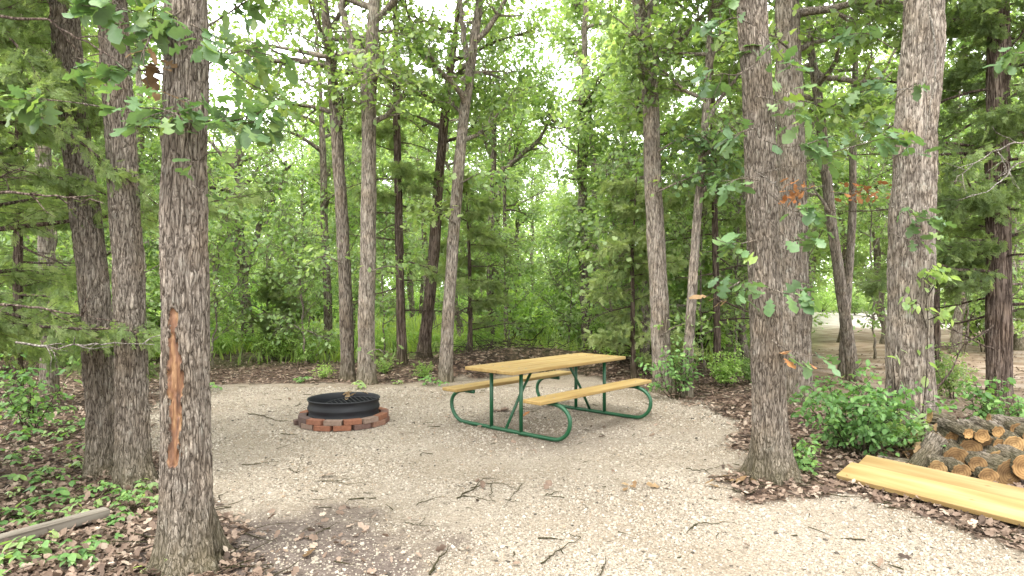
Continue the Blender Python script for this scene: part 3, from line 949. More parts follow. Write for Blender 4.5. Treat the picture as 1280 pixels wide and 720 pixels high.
tree('M', 'grey oak trunk standing behind the fire ring, thinner of that close pair', [(435, 476), (433, 400), (430, 320), (425, 230), (420, 150), (415, 90), (409, 40), (405, 0)], 17,
     top=8.6, bark='oak_bark_far', k=52, z0=4., n_limb=15, n_leaf=4200, seed=23, taper=.35)
tree('N', 'forked oak with a pale lichen patch standing behind the fire ring', [(459, 480), (458, 400), (460, 320), (461, 230), (461, 130), (462, 100), (466, 40), (468, 0)], 21,
     top=8.6, bark='grey_bark', k=60, z0=4., n_limb=15, n_leaf=4200, seed=24, taper=.3, extra=limb_px([(460, 118), (450, 90), (438, 50), (428, 10), (420, -60)], 10.6, .085, .04))
tree('O', 'reddish straight cedar trunk with bare lower limbs behind the fire ring', [(503, 465), (501, 400), (499, 300), (497, 200), (495, 100)], 12, top=9.5, name='cedar_tree', bark='cedar_bark', leaf='cedar_leaf', kind='cedar', z0=1.0, n_limb=48, spread=1.8, tint=.65,
     cedar=dict(bare_low=.62, per=5, size=.16), seed=25)
tree('P', 'dark leaning trunk between the reddish cedar and the forked pale oak', [(529, 459), (535, 390), (543, 310), (548, 230), (556, 140), (567, 60), (574, 0)], 16, top=9.2, bark='cedar_bark', k=44, z0=4., n_limb=14, spread=2.4, n_leaf=4200, seed=26)
tree('Q', 'pale leaning oak near the low end of the picnic table bench', [(556, 478), (559, 420), (564, 340), (570, 250), (577, 170), (586, 100), (594, 40), (600, 0)], 16,
     top=8.6, bark='grey_bark', k=50, z0=3.8, n_limb=15, n_leaf=4500, seed=27, taper=.35, extra=limb_px([(588, 85), (580, 50), (576, 10), (574, -40)], 10.9, .06, .03))
tree('S', 'distant straight trunk with a long dead limb reaching over the table', [(613, 414), (613, 340), (615, 260), (617, 200), (618, 130)], 11, top=8.5, bark='oak_bark_far', z0=4.3, n_limb=12, spread=2.4, n_leaf=3600, seed=28, Y=16.5,
     extra=limb_px([(615, 232), (632, 210), (655, 190), (672, 178), (684, 155), (692, 115)], 16.4, .08, .03, sub=5))
tree('T', 'dark trunk among the shrubs beyond the fire ring pair', [(411, 442), (410, 380), (406, 300), (404, 200)], 11, top=9, bark='oak_bark_far', z0=3.6, n_limb=12, n_leaf=3500, seed=29)
tree('U', 'dark crooked oak with low gnarled limbs beyond the far gravel corner', [(311, 434), (307, 380), (300, 320), (297, 250), (298, 190)], 15, top=7.5, bark='oak_bark_far', z0=3.2, n_limb=14, spread=2.6, n_leaf=3200, leaf='bright_leaf', tint=.55, seed=30,
     extra=multi(limb_px([(305, 340), (318, 300), (335, 265), (350, 235), (360, 200)], 17.4, .11, .05, sub=6, leafn=26),
                 limb_px([(303, 330), (290, 300), (280, 260), (262, 215)], 17.4, .08, .03, sub=5, leafn=18),
                 limb_px([(310, 400), (340, 385), (370, 378), (392, 400)], 17.2, .05, .02, sub=4, leafn=20)))
tree('V', 'broad pale trunk half hidden by the cedar boughs', [(62, 470), (60, 380), (57, 280), (54, 180), (50, 80)], 20, top=10, bark='grey_bark', z0=4., n_limb=13, n_leaf=4200, seed=31, Y=9.5)
tree('W', 'grey trunk straight beyond the table among green shrubs', [(745, 436), (745, 380), (744, 300), (742, 200), (735, 120)], 9, top=10, bark='grey_bark', z0=3.6, n_limb=14, n_leaf=4200, leaf='bright_leaf', seed=32)
tree('X', 'dim thin trunk beside the distant straight trunk with the dead limb', [(632, 412), (633, 340), (630, 250), (640, 160)], 6, top=8, bark='oak_bark_far', z0=3.6, n_limb=11, n_leaf=3000, leaf='bright_leaf', seed=33, Y=18.5)

# cedars
tree('CL', 'feathery cedar sweeping green boughs across the twin trunks', [(-60, 560), (-62, 400), (-66, 200), (-70, 0)], 30, top=6.2, name='cedar_tree', bark='cedar_bark', leaf='cedar_leaf', kind='cedar', z0=.95, n_limb=84, spread=2.05, tint=.62,
     cedar=dict(bare_low=.12, per=14, size=.092, taper=.45), seed=41, Y=4.9)
tree('CM', 'mid sized cedar filling the shade behind the twin trunks', [(22, 520), (22, 400), (24, 200)], 12, top=6.5, name='cedar_tree', bark='cedar_bark', leaf='cedar_leaf', kind='cedar', z0=.7, n_limb=40, spread=1.6, tint=.55,
     cedar=dict(bare_low=.1, per=8, size=.14), seed=42, Y=8.4)
tree('CR', 'broad dark cedar with shaggy trunk and white dead twigs', [(1249, 517), (1249, 400), (1247, 250), (1247, 120), (1249, 0)], 29, top=8, name='cedar_tree', bark='cedar_bark', leaf='cedar_leaf', kind='cedar', z0=1.2, n_limb=90, spread=2.2, tint=.4,
     cedar=dict(bare_low=.3, per=8, size=.13, taper=.6), seed=43, k=70, dz=.015, taper=.3)
tree('CT', 'bushy small cedar beside the grey oak behind the table', [(792, 470), (791, 400), (790, 320)], 7, top=3.6, name='cedar_tree', bark='cedar_bark', leaf='cedar_leaf', kind='cedar', z0=.35, n_limb=26, spread=1.2, tint=.7,
     cedar=dict(bare_low=0.1, per=5, size=.15, taper=.6), seed=44, Y=11.2)
tree('CS', 'small cedar growing between the leaning trunks behind the table bench', [(588, 452), (588, 380), (587, 330)], 6, top=4.0, name='cedar_tree', bark='cedar_bark', leaf='cedar_leaf', kind='cedar', z0=.5, n_limb=24, spread=1.2, tint=.7,
     cedar=dict(bare_low=.3, per=5, size=.15, taper=.55), seed=45, Y=13.6)
tree('CU', 'little cedar sapling in front of the dark crooked oak', [(352, 446), (352, 400)], 4, top=2.0, name='cedar_tree', bark='cedar_bark', leaf='cedar_leaf', kind='cedar', z0=.2, n_limb=26, spread=.8, tint=.65,
     cedar=dict(bare_low=0.1, per=4, size=.18, taper=.6), seed=46, Y=14.5)


# ------------------------------------------------------------------ leafy sprays near the camera (parts of their trees)
def leaf_spray(key, pts, Y, n, size=.14, tint=.45, r0=.007, leaf='near_leaf', tpls=(OAK, OAK2), seed=0, dys=None, spread=.045, name='branch', wood='oak_bark'):
    root = TREES[key]; base = np.array(root.location); rs = rng(500 + seed)
    p = np.array([at(px, py, Y + (dys[i] if dys else 0)) for i, (px, py) in enumerate(pts)]) - base
    t = np.linspace(0, len(p) - 1, len(p) * 4); i = np.minimum(t.astype(int), len(p) - 2); fr = (t - i)[:, None]
    q = p[i] * (1 - fr) + p[i + 1] * fr; q[1:-1] = (q[:-2] + q[2:]) / 2
    wb, lf = MB(), MB()
    wb.add(*tube(q, np.linspace(r0, .0022, len(q)), 5), .8)
    m = max(2, n // 6)
    for s in range(m):
        j = int(rs.uniform(.3, 1) * (len(q) - 2)) + 1; d = q[j] - q[j - 1]; d = d / (np.linalg.norm(d) + 1e-9) + rs.normal(0, .55, 3)
        bp = walk(q[j], d, rs.uniform(.06, .2), 3, rs, .2, .02); wb.add(*tube(bp, np.linspace(.0035, .0018, 4), 4), .8)
        leaves_along(lf, tpls, bp, max(2, n // m), size, spread, rs, tint + rs.normal(0, .12), .25)
    o = wb.build(name, M[wood], root); lf.build('foliage', M[leaf], o)
    return o


YA = 3.5
leaf_spray('A', [(220, 152), (170, 142), (110, 130), (40, 122)], YA, 24, .13, .4, seed=1, dys=[0, -.1, -.15, -.2])
leaf_spray('A', [(218, 95), (180, 88), (140, 82), (95, 72)], YA, 20, .13, .4, seed=2, dys=[0, -.1, -.2, -.25])
leaf_spray('A', [(240, 150), (270, 152), (300, 150), (325, 152)], YA, 62, .115, .42, seed=3, dys=[0, -.15, -.2, -.2], spread=.06)
leaf_spray('A', [(238, 165), (225, 145), (200, 135), (165, 135)], YA - .2, 30, .115, .4, seed=4, dys=[0, -.1, -.1, -.15], spread=.05)
leaf_spray('A', [(220, 35), (195, 25), (170, 18), (140, 5)], YA - .05, 40, .13, .5, seed=5, dys=[0, -.1, -.2, -.25], spread=.06)
leaf_spray('A', [(250, 200), (262, 190), (256, 196)], YA - .15, 5, .11, .5, seed=6)
leaf_spray('A', [(248, 40), (280, 20), (310, 0), (345, -20)], YA, 44, .115, .6, seed=7, dys=[0, .1, .1, .2], spread=.07)
leaf_spray('A', [(245, 60), (285, 85), (320, 110), (355, 120)], YA + .2, 44, .105, .55, seed=8, dys=[0, .3, .5, .7], spread=.08)
leaf_spray('A', [(190, 42), (184, 55), (178, 66), (176, 76)], YA - .25, 8, .12, .4, leaf='tan_leaf', seed=9, name='dead_twig')
leaf_spray('A', [(238, 30), (250, 36), (262, 46)], YA - .2, 22, .12, .35, seed=10)
leaf_spray('A', [(232, 10), (222, 18), (205, 22)], YA - .2, 22, .12, .45, seed=13)
leaf_spray('A', [(240, 95), (275, 70), (310, 62), (340, 70)], YA + .1, 40, .11, .6, seed=14, dys=[0, .1, .2, .3], spread=.08)
leaf_spray('A', [(225, 120), (238, 128), (252, 138)], YA - .2, 16, .115, .35, seed=15)
leaf_spray('A', [(240, 232), (252, 238), (256, 240)], YA - .15, 3, .11, .45, seed=12)
YD = 5.1
for i, (pts, n, ti) in enumerate([([(950, 40), (972, 62), (990, 92)], 16, .3), ([(945, 120), (970, 125), (1000, 140)], 18, .3), ([(945, 160), (925, 165), (900, 180)], 14, .35),
                                  ([(955, 175), (980, 185), (1010, 180), (1040, 170)], 20, .3), ([(948, 225), (925, 222), (905, 232)], 16, .35), ([(960, 240), (985, 262), (1010, 268)], 12, .3),
                                  ([(945, 300), (920, 306), (895, 300)], 14, .4), ([(950, 350), (925, 358), (900, 350)], 16, .25), ([(960, 360), (985, 368), (1000, 370)], 12, .3),
                                  ([(970, 430), (1000, 445), (1030, 442)], 9, .45), ([(940, 30), (915, 20), (885, 40)], 20, .4), ([(945, 80), (920, 95), (895, 90)], 14, .4),
                                  ([(958, 215), (1000, 205), (1040, 190), (1085, 178), (1115, 170)], 26, .4), ([(960, 275), (985, 300), (1015, 300)], 10, .4)]):
    leaf_spray('D', pts, YD, n, .15, ti, seed=30 + i, dys=[-.1 - .07 * j for j in range(len(pts))], spread=.05)
leaf_spray('D', [(965, 425), (975, 433), (982, 440)], YD - .25, 3, .13, .6, leaf='orange_leaf', seed=60, name='dead_twig')
leaf_spray('D', [(925, 352), (912, 360), (906, 364)], YD - .25, 4, .12, .8, leaf='tan_leaf', seed=61, name='dead_twig')
YF = 6.5
for i, (pts, n) in enumerate([([(1112, 200), (1130, 190), (1142, 186)], 5), ([(1120, 210), (1122, 250), (1140, 262)], 9), ([(1110, 255), (1135, 270), (1160, 272)], 12), ([(1112, 130), (1140, 105), (1160, 112)], 4),
                              ([(1110, 290), (1130, 298), (1150, 300)], 7), ([(1115, 90), (1095, 110), (1060, 118)], 18), ([(1120, 160), (1090, 150), (1060, 160)], 22), ([(1115, 60), (1085, 40), (1050, 45)], 22)]):
    leaf_spray('F', pts, YF, n, .15, .35, seed=70 + i, dys=[-.1, -.3, -.35])
leaf_spray('CR', [(1300, 60), (1275, 66), (1255, 72)], 5.2, 12, .15, .4, seed=85)
# orange dead foliage on the crooked oak
for i, (pts, n) in enumerate([([(1030, 232), (1010, 236), (975, 242)], 26), ([(1036, 240), (1060, 242), (1085, 238), (1112, 233)], 40), ([(1020, 235), (1000, 238), (980, 250)], 8)]):
    leaf_spray('L', pts, 8.2, n, .11, .5, leaf='orange_leaf', tpls=(DRY, OAK2), seed=90 + i, name='dead_twig', wood='grey_bark', spread=.09)


def bare_twig(key, pts, Y, r0, seed, wood='dead_wood', sub=5):
    root = TREES[key]; base = np.array(root.location); rs = rng(700 + seed); mb = MB()
    p = np.array([at(px, py, Y - .06 * i) for i, (px, py) in enumerate(pts)]) - base
    t = np.linspace(0, len(p) - 1, len(p) * 4); i = np.minimum(t.astype(int), len(p) - 2); fr = (t - i)[:, None]
    q = p[i] * (1 - fr) + p[i + 1] * fr + rs.normal(0, .006, (len(t), 3))
    mb.add(*tube(q, np.linspace(r0, .002, len(q)), 5), .8)
    for s in range(sub):
        j = rs.integers(2, len(q) - 1); d = q[j] - q[j - 1]; d = d / np.linalg.norm(d) + rs.normal(0, .5, 3)
        mb.add(*tube(walk(q[j], d, rs.uniform(.1, .35), 4, rs, .25, 0), np.linspace(r0 * .5, .0015, 5), 4), .8)
    return mb.build('dead_branch', M[wood], root)


bare_twig('CR', [(1300, 180), (1270, 178), (1240, 190), (1210, 210), (1188, 230)], 5.6, .009, 1)
bare_twig('CR', [(1300, 195), (1268, 205), (1255, 225), (1232, 240), (1205, 248)], 5.6, .008, 2)
bare_twig('CR', [(1247, 190), (1256, 204), (1258, 216)], 5.6, .006, 3)
bare_twig('CL', [(-20, 238), (30, 243), (80, 246), (120, 252)], 4.4, .013, 4, 'cedar_bark', 7)
bare_twig('CL', [(-20, 380), (40, 384), (90, 390), (130, 402)], 4.5, .012, 5, 'cedar_bark', 6)
bare_twig('CL', [(20, 428), (70, 434), (130, 430), (194, 431)], 4.3, .009, 6, 'dead_wood', 8)
bare_twig('CL', [(-10, 20), (60, 25), (120, 60), (170, 90)], 4.4, .012, 7, 'cedar_bark', 6)
bare_twig('D', [(972, 232), (962, 226), (950, 215)], 5.0, .006, 8, sub=3)
bare_twig('F', [(1160, 0), (1170, 60), (1168, 110), (1158, 160), (1150, 200)], 6.35, .011, 9, sub=2)
bare_twig('F', [(1110, 112), (1140, 110), (1165, 105)], 6.35, .007, 10, sub=1)

for i, (pts, rr_) in enumerate([([(1250, 400), (1225, 420), (1195, 432), (1150, 440)], .014), ([(1250, 350), (1215, 352), (1180, 358)], .012), ([(1250, 440), (1222, 428), (1190, 410), (1160, 388)], .013),
                                ([(1250, 380), (1270, 372), (1300, 378)], .012), ([(1166, 490), (1185, 470), (1205, 430), (1215, 390)], .016), ([(1250, 300), (1215, 300), (1185, 312)], .012)]):
    bare_twig('CR', pts, 8.0, rr_, 20 + i, 'cedar_bark', 8)
for i, (key, pts, Y, n, lf, ti, sz) in enumerate([('I', [(822, 190), (850, 172), (890, 180), (915, 190)], 9.3, 230, 'near_leaf', .25, .12), ('I', [(822, 240), (860, 222), (900, 215)], 9.2, 150, 'near_leaf', .3, .12),
                                                  ('N', [(461, 340), (485, 332), (505, 335)], 10.3, 60, 'oak_leaf', .4, .11), ('M', [(428, 330), (405, 318), (385, 330)], 10.8, 70, 'bright_leaf', .5, .11),
                                                  ('Q', [(570, 280), (545, 262), (520, 270)], 10.7, 110, 'oak_leaf', .5, .12), ('I', [(825, 420), (850, 405), (880, 400)], 9.6, 80, 'bright_leaf', .5, .1),
                                                  ('N', [(461, 440), (472, 436), (482, 440)], 10.4, 26, 'oak_leaf', .4, .1), ('E', [(985, 120), (1020, 130), (1060, 150)], 8.0, 120, 'oak_leaf', .5, .13),
                                                  ('E', [(985, 60), (960, 40), (930, 50)], 8.1, 110, 'oak_leaf', .5, .13), ('Q', [(575, 230), (600, 215), (640, 225)], 10.6, 120, 'bright_leaf', .4, .12)]):
    leaf_spray(key, pts, Y, n, sz, ti, seed=120 + i, leaf=lf, tpls=(MID, OAK2), spread=.17, r0=.016, dys=[0, -.1, -.15, -.2])

# ------------------------------------------------------------------ woods behind: copied trees
PROTO = []
for i in range(7):
    rs = rng(900 + i)
    root = empty('woodland_tree', 'slim leafy oak in the woods behind the campsite', 'tree', (0, 0, 0))
    h = rs.uniform(7.2, 9.5)
    zs = np.arange(-.1, h, .15); dx = np.cumsum(rs.normal(0, .022, len(zs))); dy = np.cumsum(rs.normal(0, .022, len(zs)))
    path = np.stack([dx - dx[0], dy - dy[0], zs], 1); r0 = rs.uniform(.07, .14)
    rf = lambda z, r0=r0, h=h: np.maximum(r0 * (1.03 - .7 * np.clip(z / h, 0, 1)), .012)
    tm, _ = trunk_mesh(path, rf, 12, .1, 6, i + 60, .008, .5); lf = MB()
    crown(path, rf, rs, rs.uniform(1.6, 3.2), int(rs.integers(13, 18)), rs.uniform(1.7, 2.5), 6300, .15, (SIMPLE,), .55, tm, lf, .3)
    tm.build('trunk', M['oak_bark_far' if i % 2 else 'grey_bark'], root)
    lf.build('crown', M['hazed_leaf' if i % 3 else 'bright_leaf'], root)
    PROTO.append(root)
rs = random.Random(5)
spots = []
known = [(o.location[0], o.location[1]) for o in TREES.values()]


def free(X, Y, d, extra=()):
    return all((X - a) ** 2 + (Y - b_) ** 2 > d * d for a, b_ in list(known) + list(extra))


tries = 0
while len(spots) < 140 and tries < 6000:
    tries += 1
    Y = 12.5 + 40 * rs.random() ** 1.25; px = rs.uniform(-90, 1370); X = (px - 640) * Y / F
    if px > 1010 and Y < 34 and rs.random() < .7: continue
    if 230 < px < 560 and Y < 15: continue
    if 470 < px < 560 and Y < 24: continue
    if 655 < px < 725 and rs.random() < .75: continue
    if 250 < px < 345 and rs.random() < .6: continue
    if 655 < px < 722 and Y > 17: continue
    if abs(X - MOUND[0]) < 2.3 and Y < 14.6: continue
    if free(X, Y, 1.5, spots): spots.append((X, Y))
for px, Y in ((1196, 15.5), (1238, 18.5), (1214, 24), (1275, 16.5), (1150, 21), (1262, 27), (1185, 31), (668, 30), (706, 36), (690, 44), (648, 24), (282, 33)):
    spots.append(((px - 640) * Y / F, Y))
spots.sort(key=lambda s: s[1])
used = set()
for i, (X, Y) in enumerate(spots):
    k = rs.randrange(7); px = X / Y * F + 640
    zone = 'beyond the fire ring' if px < 520 else ('beyond the picnic table' if px < 900 else 'beyond the firewood')
    dist = 'near' if Y < 20 else ('half way back' if Y < 32 else 'deep')
    lab = f'slim leafy oak {dist} in the woods {zone}'; grp = f'woodland oaks {dist} {zone}'
    loc = (X, Y, g0(X, Y)); s = rs.uniform(.8, 1.15); rz = rs.uniform(0, TAU)
    tl = (rs.gauss(0, .035), rs.gauss(0, .035))
    if k not in used:
        used.add(k); o = PROTO[k]; o.location = loc; o.rotation_euler = (tl[0], tl[1], rz); o.scale = (s, s, s)
        o['label'] = lab; o['group'] = grp
    else: dup(PROTO[k], loc, rz, s, lab, grp, tl)

# young saplings that fill the gaps between the trunks
SAP = []
for i in range(4):
    rs_ = rng(950 + i); root = empty('sapling', 'x', 'tree', (0, 0, 0)); h = [3.4, 4.4, 5.2, 3.0][i]
    zs = np.arange(-.1, h, .12)
    path = np.stack([np.cumsum(rs_.normal(.004, .02, len(zs))), np.cumsum(rs_.normal(0, .02, len(zs))), zs], 1); path[:, :2] -= path[0, :2]
    rf = lambda z, h=h: np.maximum(.026 * (1 - .75 * np.clip(z / h, 0, 1)), .006)
    tm, _ = trunk_mesh(path, rf, 8, .12, 5, i + 80, .003, .3); lf = MB()
    crown(path, rf, rs_, .5, 14, 1.25, 1700, .115, (MID, OVAL), .5, tm, lf, .3)
    tm.build('trunk', M['grey_bark'], root); lf.build('crown', M[['bright_leaf', 'bright_leaf', 'bright_leaf', 'bright_leaf'][i]], root)
    SAP.append(root)
sapused = set()
for j, (px, Y, k, s, where) in enumerate([(268, 13, 0, 1., 'beyond the wounded oak'), (330, 14.5, 1, 1., 'beyond the wounded oak'), (384, 13.2, 3, .95, 'beyond the fire ring'), (480, 15.5, 1, .9, 'beyond the fire ring'),
                                          (583, 14.6, 1, .95, 'beyond the tabletop'), (640, 16.2, 3, 1.0, 'beyond the tabletop'), (708, 15.4, 3, 1., 'beyond the tabletop'),
                                          (775, 12., 0, 1.05, 'beyond the far table end'), (800, 14., 2, 1., 'beyond the far table end'), (880, 11.8, 1, .9, 'behind the slender young oak'), (915, 12.6, 2, .95, 'behind the slender young oak'),
                                          (1012, 13.4, 2, 1., 'behind the thick pale oak'), (1095, 14.5, 2, 1.05, 'beyond the bulging oak'), (1205, 15.5, 2, 1., 'beyond the broad cedar'), (60, 12.2, 2, 1.1, 'beyond the twin trunks'),
                                          (180, 12.8, 1, 1., 'beyond the twin trunks'), (-10, 13.6, 2, 1.1, 'beyond the twin trunks'), (222, 15.5, 2, 1., 'beyond the twin trunks'), (120, 15., 2, 1.1, 'beyond the twin trunks'),
                                          (440, 17.5, 2, 1.1, 'beyond the fire ring'), (1260, 13.6, 2, 1.1, 'beyond the broad cedar'), (950, 15, 2, 1.1, 'behind the thick pale oak')]):
    X = (px - 640) * Y / F; loc = (X, Y, g0(X, Y)); rz = j * 1.9
    lab = f'young sapling with bright loose leaves {where}'; grp = f'saplings {where}'
    known.append((X, Y))
    if k not in sapused:
        sapused.add(k); o = SAP[k]; o.location = loc; o.rotation_euler = (0, 0, rz); o.scale = (s,) * 3; o['label'] = lab; o['group'] = grp
    else: dup(SAP[k], loc, rz, s, lab, grp)

# ------------------------------------------------------------------ shrubs
def make_bush(seed, label, h, w, n_stem, n_leaf, size, leaf, tpls=(OVAL,), tint=.5, name='bush', stem='twig'):
    rs = rng(seed); root = empty(name, label, 'bush', (0, 0, 0)); wb, lf = MB(), MB()
    st = []
    for i in range(n_stem):
        a = rs.uniform(0, TAU); lean = rs.uniform(.1, 1.0) * w / h
        p = walk((rs.normal(0, .04), rs.normal(0, .04), -.03), (math.cos(a) * lean, math.sin(a) * lean, 1), h * rs.uniform(.6, 1.1), 6, rs, .16, -.01)
        wb.add(*tube(p, np.linspace(.004 + .004 * h, .002, 7), 4), .8); st.append(p)
    st = np.array(st); p0 = np.repeat(st[:, 2:].reshape(-1, 3), 2, 0); d = np.repeat((st[:, 2:] - st[:, 1:-1]).reshape(-1, 3), 2, 0)
    d = d / np.linalg.norm(d, axis=1, keepdims=True) * .5 + rs.normal(0, 1, d.shape) * np.array([.8, .8, .3]) + np.array([0, 0, .05])
    T = walks(p0, d, rs.uniform(.2, .45, len(p0)) * w, 4, rs, .2, -.03)
    tubes(wb, T, np.linspace(.003, .0015, 5), 3, .8)
    leaves_on(lf, tpls, T, (n_leaf / n_stem / 10 * rs.uniform(.5, 1.5, len(T))).astype(int) + 1, size, size * .55, rs, tint + rs.normal(0, .1, len(T)), .3)
    wb.build('stem', M[stem], root); lf.build('foliage', M[leaf], root)
    return root


BUSH = [make_bush(1000, 'x', 1.3, .9, 12, 1400, .085, 'low_leaf', (MID,), .55), make_bush(1001, 'x', 1.7, 1.0, 11, 1500, .095, 'bright_leaf', (MID,), .55),
        make_bush(1002, 'x', 1.0, .9, 13, 1300, .07, 'low_leaf', (OVAL,), .6), make_bush(1003, 'x', 2.3, 1.1, 10, 1700, .1, 'bright_leaf', (MID,), .6),
        make_bush(1004, 'x', 2.0, 1.2, 12, 1800, .09, 'low_leaf', (SIMPLE,), .5)]
bused = set(); bspots = []


def put_bush(k, X, Y, s, lab, grp=None, rz=None):
    rz = rs.uniform(0, TAU) if rz is None else rz
    loc = (X, Y, g0(X, Y) - .02)
    if k not in bused:
        bused.add(k); o = BUSH[k]; o.location = loc; o.rotation_euler = (0, 0, rz); o.scale = (s, s, s); o['label'] = lab
        if grp: o['group'] = grp
        return o
    o = dup(BUSH[k], loc, rz, s, lab, grp)
    if not grp and 'group' in o: del o['group']
    return o


for k, px, py, s, lab in [(0, 592, 446, .7, 'bright green bush behind the pale leaning oak'), (2, 616, 438, .75, 'low yellow green bush beyond the brush heap'),
                          (1, 672, 428, .8, 'leafy bush just beyond the brush heap'), (1, 722, 440, .85, 'broad leaved bush above the far end of the tabletop'),
                          (4, 760, 452, .7, 'dense feathery bush past the far table end'), (3, 700, 424, .9, 'tall bush in the middle distance beyond the table'),
                          (2, 770, 466, .6, 'low fine leaved bush beside the far bench'), (4, 735, 432, .9, 'tall fine leaved bush deep behind the table'),
                          (2, 345, 452, .75, 'low green bush on the litter behind the gravel corner'), (2, 385, 456, .6, 'small green bush near the fire ring trees'),
                          (0, 275, 432, .8, 'light green bush beside the wounded oak, far off'), (4, 335, 420, .8, 'bush under the crooked dark oak'),
                          (2, 480, 470, .3, 'tiny plant between the fire ring trees'), (2, 530, 474, .3, 'small weed at the foot of the dark leaning trunk'),
                          (0, 910, 484, .5, 'low leafy bush at the foot of the reddish cedar'), (1, 938, 482, .4, 'small shrub behind the gravel edge trunk'),
                          (2, 405, 474, .28, 'small weed at the gravel edge behind the fire ring'), (1, 1190, 500, .45, 'dark leaved shrub between the thin trunk and the broad cedar')]:
    X, Y = gp(px, py); put_bush(k, X, Y, s, lab); bspots.append((X, Y))
for i in range(34):
    px = rs.uniform(255, 600); Y = rs.uniform(14.2, 19.5); X = (px - 640) * Y / F
    if px > 470 and px < 560 and Y < 16: continue
    bspots.append((X, Y))
    put_bush((2, 0, 4)[i % 3] if i % 3 < 2 else 2, X, Y, rs.uniform(.35, .62), 'low bright green undergrowth plant between the trunks behind the fire ring', 'low undergrowth plants behind the fire ring')
tries = 0
nb = 0
while nb < 200 and tries < 8000:
    tries += 1
    Y = 11.5 + 32 * rs.random() ** 1.3; px = rs.uniform(-60, 1340); X = (px - 640) * Y / F
    if px > 985 and (Y < 13 or rs.random() < .9): continue
    if px < 230 and Y < 9: continue
    if 230 < px < 640 and Y < 14.5: continue
    if 250 < px < 640 and Y < 24 and rs.random() < .6: continue
    if 440 < px < 580 and Y < 30: continue
    if abs(X - MOUND[0]) < 2.3 and Y < 14.6: continue
    if free(X, Y, .7, bspots):
        bspots.append((X, Y)); nb += 1
        zone = 'beyond the twin trunks' if px < 230 else ('beyond the fire ring' if px < 520 else ('beyond the picnic table' if px < 900 else 'by the far track'))
        dist = 'near the clearing' if Y < 17 else ('in the middle woods' if Y < 26 else 'in the deep woods')
        put_bush(rs.randrange(5), X, Y, rs.uniform(.8, 1.7) * (.6 if 240 < px < 640 and Y < 24 else 1), f'green understory bush {dist} {zone}', f'understory bushes {dist} {zone}')

# bushes near the firewood and the twin trunks
nb1 = make_bush(1100, 'spreading green bush with small bright leaves beside the lumber boards', .78, .6, 15, 1700, .062, 'young_leaf', (OVAL,), .5)
X, Y = gp(1072, 572); nb1.location = (X, Y, g0(X, Y))
nb2 = make_bush(1101, 'small leafy plant behind the firewood heap, under the broad cedar', .55, .5, 9, 500, .075, 'young_leaf', (OVAL,), .35)
X, Y = gp(1290, 560); nb2.location = (X, Y + .5, g0(X, Y + .5))
nb3 = make_bush(1102, 'airy bush touching the grey oak behind the bench end', .8, .6, 9, 420, .07, 'young_leaf', (OVAL,), .55)
X, Y = gp(846, 500); nb3.location = (X, Y + .1, g0(X, Y + .1))
nb4 = make_bush(1103, 'low bright plant sprouting at the bulging oak foot', .42, .5, 9, 420, .075, 'bright_leaf', (OVAL,), .5)
X, Y = gp(1135, 566); nb4.location = (X, Y, g0(X, Y))
nb5 = make_bush(1104, 'small plant growing at the base of the gravel edge trunk', .25, .2, 7, 160, .055, 'young_leaf', (OVAL,), .5)
X, Y = gp(1004, 596); nb5.location = (X, Y, g0(X, Y))
nb6 = make_bush(1105, 'straggly young bush under the cedar boughs', 1.0, .6, 9, 420, .07, 'young_leaf', (OVAL,), .4)
X, Y = gp(40, 540); nb6.location = (X, Y, g0(X, Y))

# low seedlings among the dead leaves
def make_seedling(seed, n, size, label, tpl=OVAL, leaf='young_leaf'):
    rs_ = rng(seed); root = empty('seedling', label, 'plant', (0, 0, 0)); wb, lf = MB(), MB()
    for i in range(n):
        a = rs_.uniform(0, TAU); p = walk((rs_.normal(0, .05), rs_.normal(0, .05), -.01), (math.cos(a), math.sin(a), rs_.uniform(.5, 1.4)), rs_.uniform(.08, .2), 4, rs_, .15, -.05)
        wb.add(*tube(p, np.linspace(.0025, .0012, 5), 3), .8)
        yaw = np.array([a, a + 1.3, a - 1.3]); k = 3
        scatter(lf, tpl, np.repeat(p[-1:], 3, 0), rots(yaw, rs_.normal(.2, .2, 3), rs_.normal(0, .3, 3)), size * rs_.uniform(.7, 1.2, 3), np.clip(rs_.normal(.5, .2, 3), 0, 1))
    wb.build('stem', M['twig'], root); lf.build('foliage', M[leaf], root)
    return root


